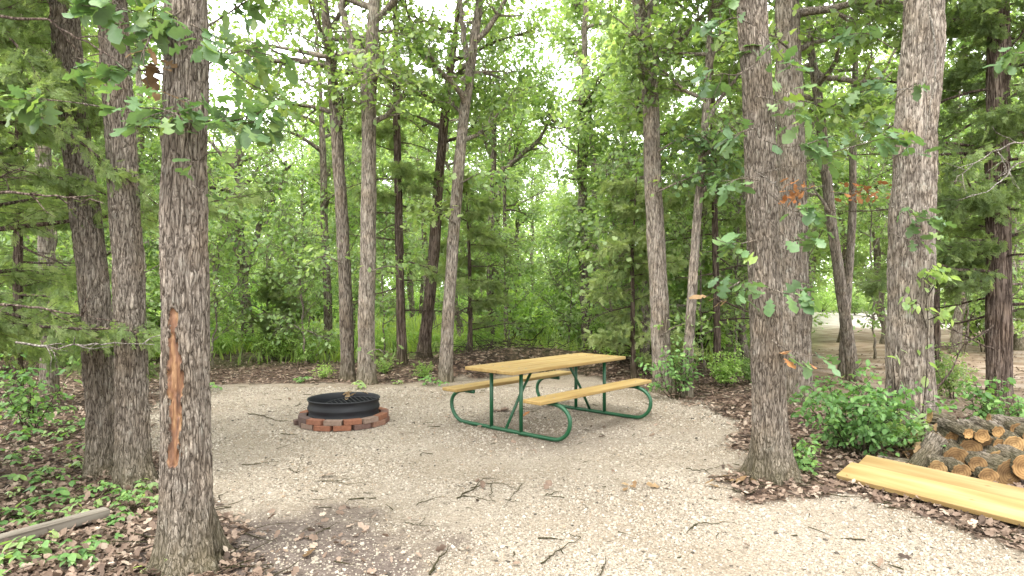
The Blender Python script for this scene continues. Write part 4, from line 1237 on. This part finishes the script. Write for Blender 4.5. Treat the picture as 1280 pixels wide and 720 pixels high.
SEED = [make_seedling(1, 12, .075, 'x'), make_seedling(2, 8, .085, 'x'), make_seedling(3, 16, .065, 'x', MID), make_seedling(4, 6, .07, 'x', OVAL, 'bright_leaf')]
spx = [(15, 620), (50, 622), (85, 628), (110, 640), (140, 628), (165, 622), (185, 612), (125, 615), (70, 600), (25, 600), (90, 588), (40, 575), (105, 570),
       (60, 545), (20, 550), (95, 545), (30, 528), (75, 530), (110, 532), (60, 516), (28, 512), (90, 512), (10, 650), (60, 655), (140, 652), (45, 700), (80, 706),
       (120, 690), (20, 715), (170, 640), (10, 585), (190, 628), (60, 690), (100, 715), (35, 640), (255, 486), (262, 490), (1010, 600), (1035, 560), (700, 470), (380, 478), (460, 486), (500, 482), (545, 482)]
sused = set()
for px, py in spx:
    k = rs.randrange(4); X, Y = gp(px + rs.uniform(-6, 6), py); s = rs.uniform(.65, 1.15) * (.8 if py > 560 else 1.0); loc = (X, Y, g0(X, Y))
    lab = 'low green seedling among dead leaves near the twin trunks' if px < 200 else 'small green seedling at the edge of the gravel pad'
    grp = 'seedlings near the twin trunks' if px < 200 else 'seedlings at the gravel edge'
    if k not in sused:
        sused.add(k); o = SEED[k]; o.location = loc; o.rotation_euler = (0, 0, rs.uniform(0, TAU)); o.scale = (s,) * 3; o['label'] = lab; o['group'] = grp
    else: dup(SEED[k], loc, rs.uniform(0, TAU), s, lab, grp)
sp = empty('sprout', 'little sprout of round leaves against the wounded oak base', 'plant', (*(np.array(gp(216, 706)) + np.array([.03, -.22])), 0))
wb, lf = MB(), MB(); rs_ = rng(8)
for i in range(7):
    p = walk((0, 0, 0), (rs_.normal(0, .4), -.1, 1), .05 + .022 * i, 4, rs_, .12, 0); wb.add(*tube(p, np.linspace(.002, .001, 5), 3), .8)
    scatter(lf, OVAL, p[-1:], rots(rs_.uniform(0, TAU, 1), np.array([-.2]), np.array([.5])), .05, .7)
wb.build('stem', M['twig'], sp); lf.build('foliage', M['bright_leaf'], sp)

# climbing vine on the big oak
vr = empty('vine', 'bright green vine climbing the bulging oak behind the firewood', 'vine', (0, 0, 0))
bF = np.array(TREES['F'].location); vr.location = bF; wb, lf = MB(), MB(); rs_ = rng(9)
for pts, n in [([(1150, 548), (1158, 470), (1160, 400), (1155, 350), (1165, 335)], 34), ([(1158, 410), (1150, 380), (1136, 375)], 14), ([(1160, 400), (1172, 395), (1182, 390)], 16), ([(1160, 370), (1172, 350), (1178, 340)], 16), ([(1120, 500), (1116, 450), (1118, 440)], 3)]:
    q = np.array([at(a, c, bF[1] - .3) for a, c in pts]) - bF
    wb.add(*tube(q, np.linspace(.006, .003, len(q)), 5), .8)
    leaves_along(lf, (OVAL,), q[1:], n, .1, .05, rs_, .6, .5)
wb.build('stem', M['twig'], vr); lf.build('foliage', M['bright_leaf'], vr)

# meadow grass seen between the trunks and thin ground cover under the trees
gb = MB(); r = rng(6)
n = 26000
pxs = r.uniform(-20, 900, n); Yg = 13.5 + 24 * r.random(n) ** 1.2
mead = (np.abs(pxs - 520) < 75)
Yg = np.where(mead, 16 + 16 * r.random(n), Yg); xg = (pxs - 640) * Yg / F
keep = (r.random(n) < np.where(mead, 1., np.clip((fbm(xg * .6, Yg * .6, seed=44) - .4) * 4, .05, 1)))
xg, Yg = xg[keep], Yg[keep]; n = len(xg)
BL = (np.array([(0, -.06, 0), (0, .06, 0), (.55, .05, .12), (.55, -.05, .12), (1, 0, .0)]), [np.array([(0, 1, 2, 3)]), np.array([(3, 2, 4)])])
scatter(gb, BL, np.stack([xg, Yg, gh(xg, Yg)], 1), rots(r.uniform(0, TAU, n), -r.uniform(.7, 1.4, n), np.zeros(n)), r.uniform(.2, .5, n), np.clip(r.normal(.5, .2, n), 0, 1))
tag(gb.build('grass', M['grass']), 'bright meadow grass showing between the trunks', 'grass', kind='stuff')

# the far wood that closes the view
fb = MB(); r = rng(7); n = 90000
th = r.uniform(-.82, .82, n); dist = r.uniform(48, 62, n)
xf = np.sin(th) * dist / np.cos(th) * .95; yf = dist
zf = r.random(n) ** 1.25 * (6.0 + 3.2 * vnoise(xf * .22, yf * .1, seed=3))
keep = vnoise(xf * .8, yf * .8, zf * .9, 12) > .33
xf, yf, zf = xf[keep], yf[keep], zf[keep]; n = len(xf)
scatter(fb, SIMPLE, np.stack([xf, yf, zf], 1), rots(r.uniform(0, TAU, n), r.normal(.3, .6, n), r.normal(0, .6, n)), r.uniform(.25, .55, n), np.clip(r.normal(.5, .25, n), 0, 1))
tag(fb.build('far_woods', M['hazed_leaf']), 'hazy mass of distant green woodland closing the view', 'woods', kind='stuff')

# ------------------------------------------------------------------ picnic table
TX, TY, TH = .462, 7.56, .831
TL, TW, BOFF, BZ, PL, PW, TZ = 2.13, .72, .61, .448, .783, .22, .712
tbl = empty('picnic_table', 'yellow wood picnic table with green tube frames and attached benches', 'picnic table', (TX, TY, g0(TX, TY)), TH)
def part_box(name, m, parent, sz, c, tint=.5, bev=.006, rx=0):
    b = MB(); v, f = box(*sz, 0, 0, 0, bev); b.add(v, f, tint); o = b.build(name, m, parent, False, c); o.rotation_euler = (rx, 0, 0); return o


pw = (TW - .022) / 3
for i in (-1, 0, 1):
    part_box('tabletop_plank', M['table_wood'], tbl, (TL, pw, .038), (.0 + .004 * i, i * (pw + .011), TZ - .019), .5 + .12 * i)
for s in (-1, 1):
    part_box('bench_seat', M['table_wood'], tbl, (TL, .235, .038), (0, s * BOFF, BZ - .019), .55 - .08 * s)
for e in (-1, 1):
    x0 = e * PL
    # ground loop running up under both seats
    def arc(s):
        cy, cz, rr = .672, .222, .2
        pts = [(s * .50, BZ - .062), (s * .60, BZ - .062), (s * .66, BZ - .06)]
        for a in np.linspace(84, -86, 16):
            pts.append((s * (cy + rr * 1.02 * math.cos(R(a))), cz - .0 + rr * math.sin(R(a)) * (.8 if a > 0 else 1.0) + (.0 if a < 0 else .0)))
        return pts
    a1 = arc(-1); a2 = arc(1)[::-1]
    pts = a1 + [(y_, .0215) for y_ in np.linspace(-.56, .56, 8)] + a2
    pts = np.array([(x0, y_, max(z_, .0215)) for y_, z_ in pts])
    pts[3:-3, 2] = np.convolve(np.pad(pts[:, 2], 1, 'edge'), [.25, .5, .25], 'valid')[3:-3]
    b = MB(); b.add(*tube(pts, .0213, 14)); fr = b.build('end_frame', M['green_paint'], tbl)
    for s in (-1, 1):
        b = MB(); b.add(*tube([(x0, s * PW, .03), (x0, s * PW, .35), (x0, s * PW, TZ - .046)], .0213, 14)); b.build('post', M['green_paint'], tbl)
        part_box('seat_bracket', M['green_paint'], tbl, (.04, .21, .007), (x0, s * BOFF, BZ - .0418), .5, .001)
    b = MB(); b.add(*tube([(x0, 0, .035), (x0 - e * .22, 0, .36), (x0 - e * .46, 0, TZ - .045)], .0165, 12)); b.build('brace', M['green_paint'], tbl)
    part_box('top_bracket', M['green_paint'], tbl, (.045, TW - .1, .007), (x0, 0, TZ - .0418), .5, .001)
    b = MB()
    for s in (-1, 1):
        b.add(*box(.006, .006, .02, x0 + .0, s * PW, .06, .001))
for e in (-1, 1):
    for y_ in (-.29, -.19, -.05, .05, .19, .29, -BOFF - .06, -BOFF + .06, BOFF - .06, BOFF + .06):
        z_ = (TZ if abs(y_) < .4 else BZ) + .0005
        b = MB(); b.add(*tube([(0, 0, -.004), (0, 0, .001), (0, 0, .003)], [.009, .009, .006], 10)); b.build('bolt_head', M['bolt'], tbl, True, (e * PL, y_, z_))
part_box('brace_bracket', M['green_paint'], tbl, (.99, .06, .007), (0, 0, TZ - .0418), .5, .001)

# ------------------------------------------------------------------ fire ring
FX, FY = gp(430, 520); FY = 7.5; FX = (430 - 640) * FY / F
fz = g0(FX, FY)
ring = empty('fire_ring', 'black corrugated steel fire ring standing inside a brick circle', 'fire ring', (FX, FY, fz))
prof = [(.375, .0), (.395, .0), (.395, .03), (.408, .06), (.409, .075), (.394, .1), (.393, .135), (.408, .16), (.409, .175), (.395, .2), (.395, .235), (.408, .25), (.415, .258), (.408, .266), (.398, .262), (.39, .25), (.388, .2), (.395, .165), (.387, .13), (.388, .09), (.395, .06), (.387, .03), (.375, .0)]
k = 72; a = np.arange(k) * TAU / k
V = np.array([[(r_ * math.cos(t), r_ * math.sin(t), z_) for t in a] for r_, z_ in prof]).reshape(-1, 3)
V[:, 2] *= 1.1; V[:, :2] *= (1 + .008 * np.sin(2 * np.arctan2(V[:, 1], V[:, 0]) + 1))[:, None]
b = MB(); b.add(V, grid_faces(len(prof), k)); b.build('steel_band', M['black_steel'], ring)
# ash bed
r = rng(12); rr = np.linspace(0, .386, 26); aa = np.arange(64) * TAU / 64
RR, AA = np.meshgrid(rr, aa, indexing='ij'); ax, ay = RR * np.cos(AA), RR * np.sin(AA)
az = .085 + .09 * (fbm(ax * 9 + 4, ay * 9, oct=4, seed=3) - .5) + .05 * (RR / .386) ** 2
b = MB(); b.add(np.stack([ax, ay, az], -1).reshape(-1, 3), grid_faces(26, 64), fbm(ax * 14, ay * 14, seed=8).reshape(-1)); b.build('ash_bed', M['ash'], ring)
for i, (x0, y0, a0, L) in enumerate([(-.1, .05, .3, .3), (.08, .1, 2.2, .26), (.05, -.1, 1.1, .24), (.15, .02, .7, .2)]):
    d = np.array([math.cos(a0), math.sin(a0), .12]); p = np.array([x0, y0, .15])
    b = MB(); b.add(*tube([p - d * L / 2, p, p + d * L / 2], [.018, .02, .014], 9)); o = b.build('charred_stick', M['black_steel'] if i % 2 else M['twig'])
    o.location = (FX, FY, fz); tag(o, ['charred stick lying on the ash nearest the rim', 'black burnt stick across the middle of the ash', 'short charred stick at the near side of the ash', 'thin burnt stick under the steel rim'][i], 'stick')
b = MB(); rs_ = rng(3)
scatter(b, OAK2, rs_.normal(0, .03, (4, 3)) * np.array([1, 1, .3]), rots(rs_.uniform(0, TAU, 4), rs_.normal(0, .4, 4), rs_.normal(0, .4, 4)), .12, .95)
o = b.build('dead_leaf', M['tan_leaf']); o.location = (FX + .02, FY + .38, fz + .30); tag(o, 'pale curled leaf caught on the fire ring rim', 'leaf')
b = MB(); b.add(*tube([(-.1, 0, 0), (0, .0, .01), (.12, .02, 0)], [.012, .014, .008], 7))
# bricks: two courses
gr = empty('grill_grate', 'black cooking grate resting inside the steel fire ring', 'grate', (FX + .07, FY + .03, fz + .235), .5)
b = MB(); aa_ = np.linspace(-.1, math.pi + .1, 26); b.add(*tube([(.31 * math.cos(t_), .31 * math.sin(t_) - .08, 0) for t_ in aa_] + [(-.2, -.14, 0), (.2, -.14, 0), (.305, -.1, 0)], .007, 7)); b.build('frame', M['black_steel'], gr)
for x_ in np.linspace(-.25, .25, 11):
    b = MB(); b.add(*tube([(x_, -.135, 0), (x_, .0, .002), (x_, math.sqrt(.31 ** 2 - x_ ** 2) - .08, 0)], .0045, 6)); b.build('bar', M['black_steel'], gr)
gr.rotation_euler = (.05, -.06, .5)
nb_ = 14; rad = .462
rs_ = rng(15)
for c in range(2):
    for i in range(nb_):
        if c == 1 and i in (5, 9): pass
        t = (i + .5 * c) * TAU / nb_ + rs_.normal(0, .012)
        b = MB(); v, f = box(.193, .092, .056, 0, 0, 0, .004); v = v + rs_.normal(0, .0012, v.shape); b.add(v, f, float(np.clip(rs_.choice([.05, .3, .65, .8, 1.0], p=[.2, .2, .25, .15, .2]) + rs_.normal(0, .06), 0, 1)))
        if c == 0 and i in (11,):
            pass
        o = b.build('brick', M['brick'], None, False, (FX + math.cos(t) * (rad + rs_.normal(0, .008)), FY + math.sin(t) * (rad + rs_.normal(0, .008)), fz + .029 + .058 * c))
        o.rotation_euler = (0, 0, t + math.pi / 2 + rs_.normal(0, .035))
        tag(o, ('red brick in the lower course around the fire ring' if c == 0 else 'red brick in the upper course around the fire ring'), 'brick', 'bricks of the lower course around the fire ring' if c == 0 else 'bricks of the upper course around the fire ring')
        # core holes on one brick that lies on edge
b = MB(); b.add(*box(.1, .09, .056, 0, 0, 0, .004), .05); o = b.build('brick', M['brick'], None, False); X, Y = gp(373, 531); o.location = (X, Y, g0(X, Y) + .028); o.rotation_euler = (0, 0, .5)
tag(o, 'half brick lying loose beside the fire ring circle', 'brick')

# ------------------------------------------------------------------ lumber boards
def board(name, label, p0, p1, width, thick, tilt, z, m, tint, over=1.5):
    p0 = np.array(p0); p1 = np.array(p1); d = p1 - p0; L = np.linalg.norm(d); d = d / L
    L = L * over; c = p0 + d * L / 2
    b = MB(); v, f = box(L, width, thick, 0, 0, 0, .004); v[:, 1] += width / 2; v[:, 2] += thick / 2; b.add(v, f, tint)
    o = b.build(name, m, None, False, (c[0], c[1], z)); o.rotation_euler = (tilt, 0, math.atan2(d[1], d[0])); return tag(o, label, 'board')


board('lumber_board', 'yellow lumber board on top, lying nearest the gravel', gp(1046, 603), gp(1280, 664), 0.235, .042, R(18), g0(*gp(1046, 603)) + .004, M['lumber'], .6, 1.9)
p0_, p1_ = np.array(gp(1046, 603)), np.array(gp(1280, 664)); d_ = (p1_ - p0_) / np.linalg.norm(p1_ - p0_); n_ = np.array([-d_[1], d_[0]])
board('lumber_board', 'second yellow lumber board, half hidden behind the front one', p0_ + n_ * .245 + d_ * .03, p1_ + n_ * .25, .17, .042, R(22), g0(*p0_) + .055, M['lumber'], .2, 1.9)
b = board('weathered_board', 'grey weathered timber lying in the dead leaves', gp(-70, 708), gp(138, 650), .085, .06, 0, .015, M['old_wood'], .5, 1.0)

# ------------------------------------------------------------------ firewood
def log(label, px, py, Y, rad, L, yaw, pitch, tint, seed, name='firewood_log', cutfront=True, group=None, squash=1.0):
    """yaw: heading of the log away from its near end; pitch: rise along that heading"""
    r_ = rng(2000 + seed); p = at(px, py, Y)
    n, k = 22, 30; zs = np.linspace(0, L, n); a = np.arange(k) * TAU / k
    Z, A = np.meshgrid(zs, a, indexing='ij'); ca, sa = np.cos(A), np.sin(A)
    rr = rad * (1 + .10 * (vnoise(ca * 1.3 + seed, sa * 1.3, Z * 3, seed) - .5)) + .012 * sstep(0, .2, np.abs(vnoise(ca * 5 * rad / .08, sa * 5 * rad / .08 + seed, Z * 9, seed) - .5)) - .006
    V = np.stack([ca * rr, sa * rr * squash, Z], -1).reshape(-1, 3)
    tint_b = sstep(0, .2, np.abs(vnoise(ca * 5 * rad / .08, sa * 5 * rad / .08 + seed, Z * 9, seed) - .5))
    root = empty(name, label, 'log', p, 0, group)
    b = MB(); b.add(V, grid_faces(n, k), tint_b.reshape(-1)); o = b.build('bark', M['oak_bark'], root)
    for end, zz in ((0, .0), (n - 1, L)):
        rings = [(1.0, 0), (.965, -.003), (.5, -.002), (.0, -.001)]
        ev = V.reshape(n, k, 3)[end]
        vv = []
        for s, dz in rings[:-1]: q = ev * np.array([s, s, 1]); q[:, 2] += dz * (1 if end == 0 else -1); vv.append(q)
        vv = np.concatenate(vv + [np.array([[0, 0, zz]])]); f = grid_faces(3, k); i = np.arange(k)
        b = MB(); b.add(vv, [f, np.stack([2 * k + i, 2 * k + (i + 1) % k, np.full(k, 3 * k)], 1)], tint); b.build('cut_face', M['cut_wood'], root, False)
    from mathutils import Vector
    d = Vector((math.cos(yaw) * math.cos(pitch), math.sin(yaw) * math.cos(pitch), math.sin(pitch)))
    root.rotation_euler = d.to_track_quat('Z', 'Y').to_euler()
    return root


LG = [(1172, 586, 5.25, .062, .42, R(62), R(2), .7, 'small firewood log with dark end at the near end of the heap bottom'),
      (1202, 591, 5.2, .068, .42, R(80), R(2), .9, 'pale ended firewood log lying low behind the boards'),
      (1236, 597, 5.15, .07, .4, R(75), R(-2), .9, 'low firewood log with pale end at the heap bottom'),
      (1262, 593, 5.15, .118, .45, R(95), R(3), .45, 'big firewood log with dark brown cut end on the bottom row'),
      (1282, 584, 5.1, .1, .45, R(84), R(4), 1., 'wide orange ended firewood log at the picture edge'),
      (1196, 573, 5.4, .092, .42, R(70), R(7), .75, 'firewood log with an oval yellow end in the middle row'),
      (1222, 581, 5.25, .062, .4, R(66), R(4), 1., 'short firewood log with bright orange end in the middle row'),
      (1232, 560, 5.45, .096, .45, R(66), R(9), .8, 'thick firewood log with broad oval yellow end on the upper row'),
      (1268, 556, 5.34, .075, .45, R(74), R(5), .95, 'firewood log with pale round end on the upper row'),
      (1211, 542, 5.40, .042, .4, R(85), R(2), 1., 'thin firewood log with small yellow end near the heap top'),
      (1228, 545, 5.36, .055, .4, R(75), R(2), .65, 'grey ended firewood log near the heap top'),
      (1290, 546, 5.4, .075, .4, R(85), R(5), .8, 'firewood log just inside the picture edge, upper row'),
      (1250, 577, 5.3, .09, .4, R(80), R(5), .5, 'dark firewood log wedged in the heap middle'),
      (1213, 561, 5.42, .08, .4, R(60), R(5), .5, 'shaded firewood log wedged behind the upper row'),
      (1183, 563, 5.55, .08, .4, R(70), R(2), .5, 'shaded bottom firewood log behind the small dark log'),
      (1248, 540, 5.45, .045, .38, R(80), R(3), .85, 'small firewood log with a pale end between the upper row logs'),
      (1272, 537, 5.5, .05, .38, R(72), R(2), .7, 'small greyish firewood log high on the heap'),
      (1190, 547, 5.6, .05, .36, R(70), R(3), .55, 'brown ended firewood log under the torn bark at the heap top'),
      (1250, 556, 5.38, .05, .38, R(82), R(2), .95, 'small firewood log with a yellow end beside the broad oval log'),
      (1152, 585, 5.55, .06, .34, R(160), R(3), .5, 'short bark covered log lying crosswise beside the boards')]
for i, (px, py, Y, rad, L, yaw, pit, ti, lab) in enumerate(LG):
    log(lab, px, py, Y, rad, L, yaw, pit, ti, i)
log('bark covered chunk leaning steeply on the near side of the firewood heap', 1146, 588, 5.5, .085, .36, R(20), R(44), .6, 30)
log('short bark covered log resting on top of the heap near the bulging oak', 1162, 521, 6.0, .06, .2, R(-12), R(-12), .6, 31)
log('long thin bark covered log lying across the heap top', 1236, 523, 6.05, .038, .75, R(-8), R(-5), .6, 32)
log('bark covered log sloping down the back of the heap', 1180, 545, 6.15, .075, .42, R(-10), R(-10), .6, 33)
# torn bark and dead leaves on the heap
log('short bark covered log in the dead leaves between the bush and the boards', 1128, 583, 5.75, .05, .26, R(-20), R(2), .55, 34)
log('small mossy log with a brown end at the heap corner by the bulging oak', 1140, 570, 5.9, .055, .3, R(60), R(4), .5, 35)
b = MB(); r = rng(17); n = 95
P = np.array([at(r.uniform(1105, 1285), r.uniform(520, 600), r.uniform(5.5, 6.1)) for _ in range(n)])
topz = np.interp(P[:, 0] / P[:, 1] * F + 640, [1115, 1150, 1180, 1230, 1290], [.05, .2, .32, .38, .34]); P[:, 2] = topz * r.uniform(.5, 1.05, n)
scatter(b, DRY, P, rots(r.uniform(0, TAU, n), r.normal(0, .5, n), r.normal(0, .6, n)), r.uniform(.05, .1, n), np.clip(r.normal(.5, .3, n), 0, 1))
tag(b.build('leaf_litter', M['tan_leaf']), 'tan dead leaves and bark scraps caught on the firewood heap', 'leaf litter', kind='stuff')

# ------------------------------------------------------------------ sticks on the gravel
def stick(label, lines, r0, name='stick', tint=.6, seed=0):
    b = MB(); rs_ = rng(3000 + seed); ox, oy = gp(*lines[0][0])
    for li, pts in enumerate(lines):
        q = [np.array([*gp(px, py), 0.]) for px, py in pts]
        for p in q: p[2] = g0(p[0], p[1]) + r0 * 1.2 + .004
        q = np.array(q) - np.array([ox, oy, 0]); t = np.linspace(0, len(q) - 1, len(q) * 4); i = np.minimum(t.astype(int), len(q) - 2); fr = (t - i)[:, None]
        w = q[i] * (1 - fr) + q[i + 1] * fr + rs_.normal(0, .004, (len(t), 3))
        w[:, 2] = np.abs(w[:, 2])
        b.add(*tube(w, np.linspace(r0, r0 * .3, len(w)) * (.78 if li == 0 else .5), 6), tint)
    o = b.build(name, M['twig']); o.location = (ox, oy, 0); return tag(o, label, 'stick')


stick('forked dead branch lying on the gravel in front of the table', [[(571, 624), (590, 612), (605, 606), (624, 604), (648, 613)], [(580, 620), (600, 624), (621, 628)], [(614, 606), (615, 617), (611, 622), (619, 628)], [(652, 607), (640, 622), (628, 636)], [(590, 612), (606, 598), (625, 600)]], .0075, 'fallen_branch', seed=1)
stick('short thick stick pointing at the bottom edge of the gravel', [[(537, 720), (546, 706), (561, 687)]], .011, seed=2)
stick('long thin curved stick on the open gravel, below the forked branch', [[(677, 706), (690, 694), (710, 682), (727, 673)], [(727, 673), (710, 668), (695, 667)]], .006, seed=3)
stick('straight thin stick lying between the table and the grey oak', [[(866, 662), (873, 657), (890, 656), (922, 656)]], .006, seed=4)
stick('thin upright looking stick at the bottom middle of the gravel', [[(752, 720), (756, 706), (758, 696)]], .005, seed=5)
stick('thin stick lying on the gravel in front of the brick circle', [[(302, 582), (322, 580), (352, 576)]], .006, seed=6)
stick('crooked twig near the wounded oak, past the gravel', [[(310, 520), (330, 522), (345, 528), (361, 529)]], .009, seed=7)
stick('thin twig beside the flat dead leaf on the gravel', [[(392, 602), (420, 602), (445, 598)], [(420, 602), (436, 606), (452, 604), (480, 604)]], .005, seed=8)
stick('pale twig on the gravel below the brick circle', [[(520, 632), (540, 624), (558, 620)]], .004, seed=9)
stick('thin twig pointing at the grey gravel edge trunk', [[(858, 590), (880, 592), (905, 588)], [(880, 592), (892, 600)]], .006, seed=10)
stick('dark twig beside the dirt patch', [[(384, 678), (400, 668), (425, 656)]], .006, seed=11)
stick('little forked twig on the gravel between ring and branch', [[(360, 586), (370, 592), (382, 586)], [(370, 592), (376, 578)]], .005, seed=12)
stick('thin broken twig low on the gravel', [[(505, 654), (525, 657), (548, 659)], [(525, 657), (536, 640)]], .004, seed=13)
stick('small twig near the bright leaf below the table', [[(683, 620), (694, 616), (703, 615)]], .006, seed=14)
stick('dead branch jutting from the brush heap behind the tabletop', [[(651, 447), (665, 451), (683, 459)]], .028, 'fallen_branch', seed=15)
bpy.data.objects['fallen_branch.001'].location.z += .42


def ground_leaf(label, px, py, n, size, m, seed, spread=.05):
    b = MB(); r_ = rng(4000 + seed); X, Y = gp(px, py)
    pos = np.stack([r_.normal(0, spread, n), r_.normal(0, spread, n), r_.uniform(.008, .03, n)], 1)
    scatter(b, DRY, pos, rots(r_.uniform(0, TAU, n), r_.normal(0, .25, n), r_.normal(0, .3, n)), size * r_.uniform(.8, 1.2, n), np.clip(r_.normal(.5, .2, n), 0, 1))
    o = b.build('dead_leaf', M[m]); o.location = (X, Y, g0(X, Y)); tag(o, label, 'leaf')


ground_leaf('flat brown dead leaf on the gravel in front of the fire ring', 397, 597, 1, .16, 'dry_leaf', 1, .02)
ground_leaf('yellow brown leaf clump lying alone on the open gravel', 790, 611, 4, .07, 'tan_leaf', 2, .02)
ground_leaf('tan leaf beside the leaf clump on the gravel', 818, 612, 1, .1, 'tan_leaf', 3, .03)
ground_leaf('reddish dead leaf on the gravel before the table', 682, 613, 1, .09, 'dry_leaf', 4, .02)
ground_leaf('pale yellow oak leaf beside the dirt patch', 394, 692, 1, .13, 'tan_leaf', 5, .02)
ground_leaf('brown leaf caught in the forked dead branch', 607, 613, 1, .1, 'dry_leaf', 6, .02)
ground_leaf('orange brown leaf on the gravel under the near bench', 656, 524, 1, .12, 'orange_leaf', 7, .02)
ground_leaf('curled tan leaf against the foot of the wounded oak', 277, 696, 1, .11, 'tan_leaf', 8, .01)
ground_leaf('dark leafy sprig lying on the gravel under the table', 622, 516, 9, .1, 'dry_leaf', 9, .06)
ground_leaf('dry leaf and bark scraps beside the grey gravel edge trunk', 905, 606, 7, .1, 'tan_leaf', 10, .09)

# ------------------------------------------------------------------ world, light, camera
SUN_EL, SUN_AZ = R(62), R(215)          # azimuth measured from +Y clockwise: behind the camera
w = bpy.data.worlds.new('World'); bpy.context.scene.world = w; w.use_nodes = True
nt = w.node_tree; nt.nodes.clear()
sky = nt.nodes.new('ShaderNodeTexSky'); sky.sky_type = 'NISHITA'; sky.sun_disc = False
sky.sun_elevation = SUN_EL; sky.sun_rotation = SUN_AZ; sky.air_density = 1.5; sky.dust_density = 6.0; sky.ozone_density = 1.0
hs = nt.nodes.new('ShaderNodeHueSaturation'); hs.inputs['Saturation'].default_value = .22; hs.inputs['Value'].default_value = 5.4
tc = nt.nodes.new('ShaderNodeTexCoord'); ns = nt.nodes.new('ShaderNodeTexNoise'); ns.inputs['Scale'].default_value = 2.5; ns.inputs['Detail'].default_value = 5
nt.links.new(tc.outputs['Generated'], ns.inputs['Vector'])
cr = nt.nodes.new('ShaderNodeValToRGB'); cr.color_ramp.elements[0].position = .3; cr.color_ramp.elements[0].color = (31, 31.4, 32, 1); cr.color_ramp.elements[1].position = .7; cr.color_ramp.elements[1].color = (43, 43, 43, 1)
mx_ = nt.nodes.new('ShaderNodeMix'); mx_.data_type = 'RGBA'; mx_.inputs[0].default_value = .7
bg = nt.nodes.new('ShaderNodeBackground'); bg.inputs['Strength'].default_value = .15
wo = nt.nodes.new('ShaderNodeOutputWorld')
nt.links.new(sky.outputs[0], hs.inputs['Color']); nt.links.new(hs.outputs[0], mx_.inputs[6]); nt.links.new(ns.outputs[0], cr.inputs[0]); nt.links.new(cr.outputs[0], mx_.inputs[7])
nt.links.new(mx_.outputs[2], bg.inputs['Color']); nt.links.new(bg.outputs[0], wo.inputs[0])

sl = bpy.data.lights.new('sun', 'SUN'); sl.energy = 2.6; sl.angle = R(12); sl.color = (1, .96, .9)
so = bpy.data.objects.new('sun', sl); C.objects.link(so)
from mathutils import Vector
sd_ = Vector((math.sin(SUN_AZ) * math.cos(SUN_EL), math.cos(SUN_AZ) * math.cos(SUN_EL), math.sin(SUN_EL)))
so.rotation_euler = (-sd_).to_track_quat('-Z', 'Y').to_euler()

cam = bpy.data.cameras.new('camera'); co = bpy.data.objects.new('camera', cam); C.objects.link(co)
cam.sensor_width = 36; cam.lens = 36 * F / 1280; cam.shift_y = (YH - 360) / 1280; cam.clip_end = 2000; cam.clip_start = .05
co.location = (0, 0, H); co.rotation_euler = (math.pi / 2, 0, 0)
sc = bpy.context.scene; sc.camera = co
sc.view_settings.view_transform = 'Standard'; sc.view_settings.look = 'None'; sc.view_settings.exposure = 0; sc.view_settings.gamma = 1
sc.render.engine = 'CYCLES'
sc.cycles.max_bounces = 10; sc.cycles.diffuse_bounces = 5; sc.cycles.glossy_bounces = 2; sc.cycles.transmission_bounces = 6; sc.cycles.transparent_max_bounces = 4
sc.cycles.use_denoising = True; sc.cycles.denoiser = 'OPENIMAGEDENOISE'; sc.cycles.denoising_input_passes = 'RGB_ALBEDO_NORMAL'; sc.cycles.denoising_prefilter = 'ACCURATE'
for o in list(TREES.values()):
    if '_r' in o: del o['_r']
